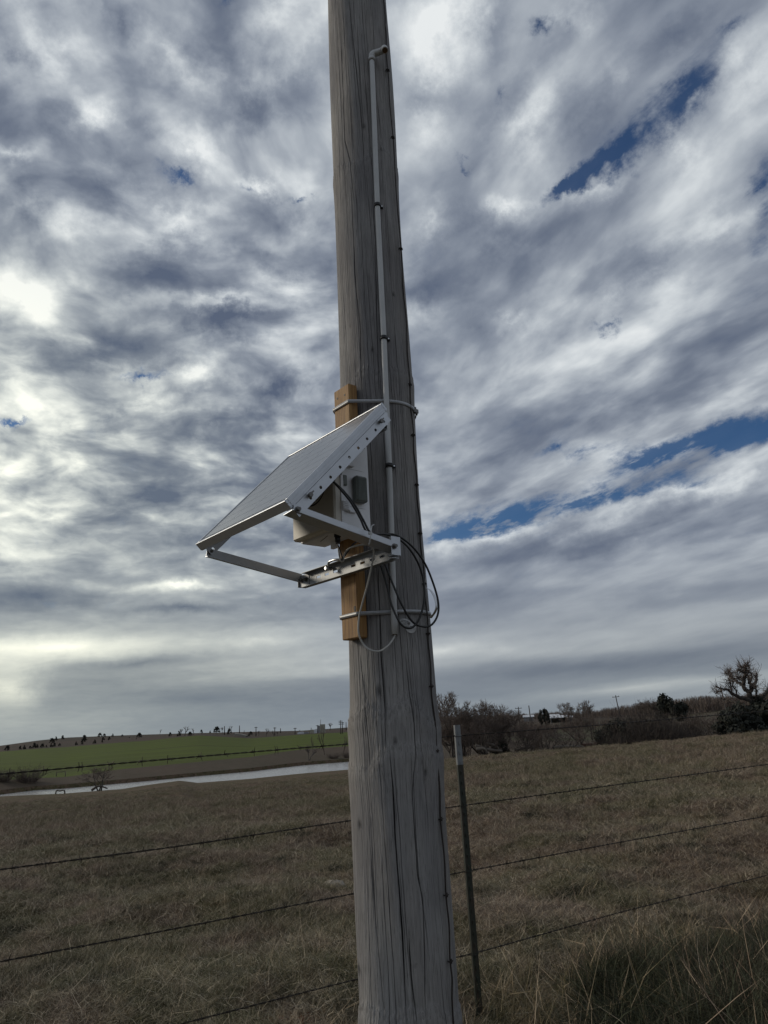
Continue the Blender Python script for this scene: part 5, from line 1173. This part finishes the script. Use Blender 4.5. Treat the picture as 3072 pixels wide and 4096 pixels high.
# ------------------------------------------------------------------ farm things
def W3(px, py, r_): return q3(px, py, r_)
def shed(px0, px1, ytop, ybot, r_, label, open_=True, depth=7, name='farm_shed', roof='roof'):
    a, b = q3(px0, ybot, r_), q3(px1, ybot, r_); z0 = min(a[2], b[2])-.6; z1 = q3((px0+px1)/2, ytop, r_)[2]; a[2] = b[2] = 0; ex = (b-a); ln = np.linalg.norm(ex); ex /= ln; ey = np.array([-ex[1], ex[0], 0]); c = (a+b)/2
    root = thing(name, (c[0], c[1], z0), label, 'shed'); H = z1-z0
    mb = MB(); mb.box(c+ey*depth+Zv*(z0+H*.4), ex*ln/2, ey*.1, Zv*H*.4); 
    for s_ in (-1, 1): mb.box(c+ex*s_*(ln/2-.1)+ey*depth/2+Zv*(z0+H*.38), ex*.1, ey*(depth/2-.2), Zv*H*.38)
    mb.build('wall', MT['shed'], root)
    mb = MB(); hr = H*.30; V = [c-ex*(ln/2+.4)-ey*.6+Zv*(z1-hr), c+ex*(ln/2+.4)-ey*.6+Zv*(z1-hr), c+ex*(ln/2+.4)+ey*depth*.55+Zv*z1, c-ex*(ln/2+.4)+ey*depth*.55+Zv*z1, c+ex*(ln/2+.4)+ey*(depth+.5)+Zv*(z1-hr), c-ex*(ln/2+.4)+ey*(depth+.5)+Zv*(z1-hr)]
    V += [v-Zv*.15 for v in V]; mb.add(V, [(0, 1, 2, 3), (3, 2, 4, 5), (6, 9, 8, 7), (9, 11, 10, 8), (0, 6, 7, 1), (5, 4, 10, 11), (0, 3, 9, 6), (3, 5, 11, 9), (1, 7, 8, 2), (2, 8, 10, 4)]); mb.build('roof', MT[roof], root)
    if open_:
        n = max(2, int(ln/4))
        for i in range(n+1):
            mb = MB(); mb.box(c+ex*(-ln/2+ln*i/n)-ey*.1+Zv*(z0+(H-hr)/2), ex*.1, ey*.1, Zv*(H-hr)/2); mb.build('post', MT['rail'], root)
    else:
        mb = MB(); mb.box(c+Zv*(z0+H*.34), ex*(ln/2-.05), ey*.1, Zv*H*.34); w = mb.build('front_wall', MT['roofgrey'], root)
        mb = MB(); mb.box(c+ex*ln*.2-ey*.12+Zv*(z0+H*.25), ex*.6, ey*.03, Zv*H*.25); mb.build('door', MT['shed'], root)
shed(2205, 2270, 2861, 2884, 340, 'white-roofed open cattle shed in the valley right of the pole', True, 8)
shed(2197, 2236, 2857, 2868, 370, 'pale-roofed barn just behind the open white cattle shed', False, 9, 'barn')
shed(2096, 2134, 2860, 2878, 300, 'small house with white hipped roof among the creek trees', False, 8, 'house')
shed(2272, 2290, 2862, 2880, 345, 'low grey-roofed shed at the right end of the white cattle shed', False, 6, 'farm_shed', 'roofgrey')
shed(3040, 3110, 2768, 2778, 520, 'long pale farm building on the ridge at the right edge', False, 9, 'farm_building')
def rail_fence(p0, p1, r0, r1, n, label, h=1.6):
    root = thing('rail_fence', place(p0, r0), label, 'fence', 'pipe corral fences'); P = [place(p0+(p1-p0)*i/n, r0+(r1-r0)*i/n) for i in range(n+1)]
    for p in P:
        mb = MB(); mb.tube([p-Zv*.2, p+Zv*h], .09, 5); mb.build('post', MT['rail'], root)
    for z in (.35, .75, 1.15, 1.55): mb = MB(); mb.tube([p+Zv*z*h/1.6 for p in P], .06, 5); mb.build('rail', MT['rail'], root)
rail_fence(2272, 2480, 330, 300, 26, 'dark pipe corral fence running right from the cattle shed'); rail_fence(2190, 2330, 318, 300, 18, 'dark pipe corral fence in front of the cattle shed'); rail_fence(2330, 2520, 345, 330, 20, 'farther pipe corral fence behind the first one')
p = place(2372, 325); mb = MB(); mb.prism([(-2.2, 0), (2.2, 0), (1.8, .7), (.6, 1.1), (-.8, .9), (-1.9, .5)], p, np.array([1., 0, 0]), Zv, np.array([0, .8, 0])); tag(mb.build('hay_pile', MT['hay'], None, origin=p), 'small yellow hay pile beside the corral fence', 'hay')
def upole(px, ytop, ybase, r_, label, arms=1, lean=0, group='distant power poles'):
    b = place(px, r_); top = q3(px+lean, ytop, r_); top = b+(top-b); root = thing('power_pole', b, label, 'power pole', group)
    mb = MB(); mb.tube([b-Zv*.5, top], [.20*r_/300+.05, .12*r_/300+.04], 6); mb.build('shaft', MT['tpole'], root)
    d_ = (top-b)/np.linalg.norm(top-b)
    for k in range(arms):
        q = top-d_*(.6+1.0*k); s_ = np.cross(d_, [0, 1., 0]); s_ /= np.linalg.norm(s_)
        mb = MB(); mb.box(q, s_*1.3, np.array([0, .09, 0]), Zv*.10*r_/300); ar = mb.build('crossarm', MT['tpole'], root)
        for s3 in (-1.1, 0, 1.1): mb = MB(); mb.tube([q+s_*s3, q+s_*s3+d_*.35], .07, 5); mb.build('insulator', MT['rail'], ar)
for a_ in [(2480, 2781, 0, 290, 'leaning power pole with crossarm left of the large dark cedar', 1, -18), (2356, 2803, 0, 190, 'leaning plain pole in front of the corral', 0, -12), (2124, 2822, 0, 170, 'tall plain pole beside the small house', 0, -9), (2076, 2827, 0, 300, 'distant power pole at the end of the creek trees', 1, -3), (1897, 2840, 0, 300, 'power pole glimpsed between the creek trees', 1, -3),
 (2912, 2757, 0, 130, 'broken pole beside the big cottonwood', 0, -28)]: upole(a_[0], a_[1], a_[2], a_[3], a_[4], a_[5], a_[6])
for (px, yt, r_, arms, lab) in ((1362, 2881, 520, 3, 'power pole with transformer, left of the pair beside the grey pole'), (1369, 2887, 540, 2, 'power pole, right of the pair beside the grey pole'), (1384, 2888, 700, 0, 'thin bare mast nearest the grey pole'), (1180, 2911, 640, 1, 'power pole midway between tower and road bank'), (1270, 2900, 620, 1, 'power pole touching the pale tower'),
 (1099, 2909, 640, 1, 'power pole among the bushes right of the road bank'), (1122, 2913, 760, 0, 'short bare pole in the gap on the skyline'), (1024, 2907, 660, 1, 'power pole near the right end of the road bank'), (958, 2902, 700, 0, 'power pole rising behind the road bank'), (898, 2904, 720, 0, 'thin pole between two skyline bushes')): upole(px, yt, 0, r_, lab, arms, 0, 'power poles on the left skyline')
# pale tower building with a mast and neighbours
r_ = 640; b = place(1290, r_); z1 = q3(1290, 2897, r_)[2]; hw = 9.5/F*r_
root = thing('elevator_tower', b, 'pale windowless tower building on the skyline left of the pole', 'building')
mb = MB(); mb.box((b[0], b[1], (b[2]+z1)/2-.5), (hw, 0, 0), (0, hw, 0), (0, 0, (z1-b[2])/2+.5)); mb.build('tower_wall', MT['tank'], root)
mb = MB(); mb.box((b[0]-hw-1.1, b[1], (b[2]+z1)/2-1), (1., 0, 0), (0, 2, 0), (0, 0, (z1-b[2])/2-.2)); mb.build('stair_leg', MT['roofgrey'], root)
mb = MB(); zt_ = q3(1283, 2878, r_)[2]; mb.tube([(b[0]-1.5, b[1], z1-.1), (b[0]-1.5, b[1], zt_)], .22, 5); mb.build('mast', MT['roofgrey'], root)
for (px, w_, h_, lab, mk) in ((1203, 5.5, 1.7, 'low white tank left of the pale tower', 'roof'), (1225, 4.5, 1.4, 'second low pale tank left of the tower', 'roofgrey'), (1248, 3.5, 3.0, 'small reddish-roofed shed near the pale tower', 'tank'), (1264, 3.2, 3.2, 'white tank directly left of the pale tower', 'roof')):
    p = place(px, 640); root = thing('storage_tank', p, lab, 'tank', 'low tanks by the tower'); mb = MB()
    mb.prism([(-w_/2, -.5), (w_/2, -.5), (w_/2, h_*.7), (w_*.3, h_), (-w_*.3, h_), (-w_/2, h_*.7)], p, np.array([1., 0, 0]), Zv, np.array([0, 1.5, 0])); mb.build('shell', MT[mk], root)
# road bank and gate frame
P = [(936, 2933), (960, 2936), (985, 2942)]; mb = MB(); V = []
for (px, py) in P: q = q3(px, py, 640); V += [q-Zv*1.6, q, q+np.array([0, 8, .0]), q+np.array([0, 8, -1.6])]
mb.add(V, [(4*i+j, 4*i+j+4, 4*i+j+5, 4*i+j+1) for i in range(2) for j in range(3)]); ro = mb.build('gravel_road', MT['road'], None, origin=(0, 0, 0)); tag(ro, kind='structure')
root_p, r_ = hit(243, 3106); root = thing('gate_frame', root_p, 'small wooden gate frame standing alone in the green field', 'gate'); ww = 31/F*r_/2
for s_ in (-1, 1): mb = MB(); mb.tube([root_p+np.array([ww*s_, 0, -.3]), root_p+np.array([ww*s_, 0, 16/F*r_])], .09, 6); mb.build('post', MT['deadwood'], root)
mb = MB(); mb.tube([root_p+np.array([-ww, 0, 15/F*r_]), root_p+np.array([ww, 0, 15/F*r_])], .07, 6); mb.build('rail', MT['deadwood'], root)

# ------------------------------------------------------------------ cattle
def cow(pos, face, label, s=1.0, head_down=False):
    root = thing('cow', pos, label, 'cow', 'brown cows in the creek bottom'); ex = np.array([math.cos(face), math.sin(face), 0]); ey = np.array([-ex[1], ex[0], 0])
    mb = MB(); st = [(-1.05, 1.18, .10, .12), (-1.0, 1.15, .24, .28), (-.75, 1.12, .30, .36), (-.3, 1.05, .33, .40), (.2, 1.04, .33, .41), (.55, 1.08, .28, .38), (.8, 1.18, .20, .28), (1.0, 1.28, .14, .2), (1.18, 1.30, .13, .15), (1.36, 1.22, .09, .11), (1.5, 1.14, .06, .07)]
    K_ = 12; V = []
    for (x, z, a, b_) in st:
        for k in range(K_): t = 6.2832*k/K_; V.append(pos+s*(ex*x+ey*a*math.cos(t)+Zv*(z+b_*math.sin(t))))
    Fs = [(i*K_+k, i*K_+(k+1) % K_, (i+1)*K_+(k+1) % K_, (i+1)*K_+k) for i in range(len(st)-1) for k in range(K_)]+[tuple(range(K_))]; mb.add(V, Fs, True)
    for (x, y, b1) in ((-.85, .17, -.08), (-.85, -.17, .05), (.5, .15, .03), (.5, -.15, -.05)):
        mb.tube([pos+s*(ex*x+ey*y+Zv*.95), pos+s*(ex*(x+b1)+ey*y+Zv*.5), pos+s*(ex*(x+b1*.3)+ey*y)], [.14*s, .08*s, .06*s], 7)
    mb.tube([pos+s*(ex*-1.04+Zv*1.3), pos+s*(ex*-1.14+Zv*1.0), pos+s*(ex*-1.12+Zv*.5)], [.05*s, .03*s, .04*s], 5)
    for y in (-.16, .16): mb.tube([pos+s*(ex*1.16+ey*y*.5+Zv*1.38), pos+s*(ex*1.12+ey*y*1.5+Zv*1.36)], [.04*s, .02*s], 5)
    mb.build('body', MT['cow'], root)
p, r_ = hit(2381, 2984); p = place(2381, 150); cow(p, rad(-8), 'brown cow standing broadside in the open gap left of the thicket')
p = place(2334, 152); cow(p, rad(170), 'brown cow half hidden behind logs, left of the standing one', .9)
# stones in the pasture
for i, (px, py, s_, lab) in enumerate(((1335, 3530, .10, 'pale stone in the grass just left of the pole'), (1720, 3330, .05, 'small pale stone in the grass'), (200, 3800, .04, 'small pale stone low on the left below the third wire'))):
    p, r_ = hit(px, py); g = np.random.default_rng(i); V = []; 
    for a in range(6):
        for b_ in range(10): ph, t = math.pi*a/5, 6.283*b_/10; V.append(p+np.array([math.sin(ph)*math.cos(t)*s_*1.5, math.sin(ph)*math.sin(t)*s_, math.cos(ph)*s_*.6])*g.uniform(.85, 1.15))
    mb = MB(); mb.add(V, [(a*10+b_, a*10+(b_+1) % 10, (a+1)*10+(b_+1) % 10, (a+1)*10+b_) for a in range(5) for b_ in range(10)], True); tag(mb.build('stone', MT['rock'], None, origin=p), lab, 'stone')
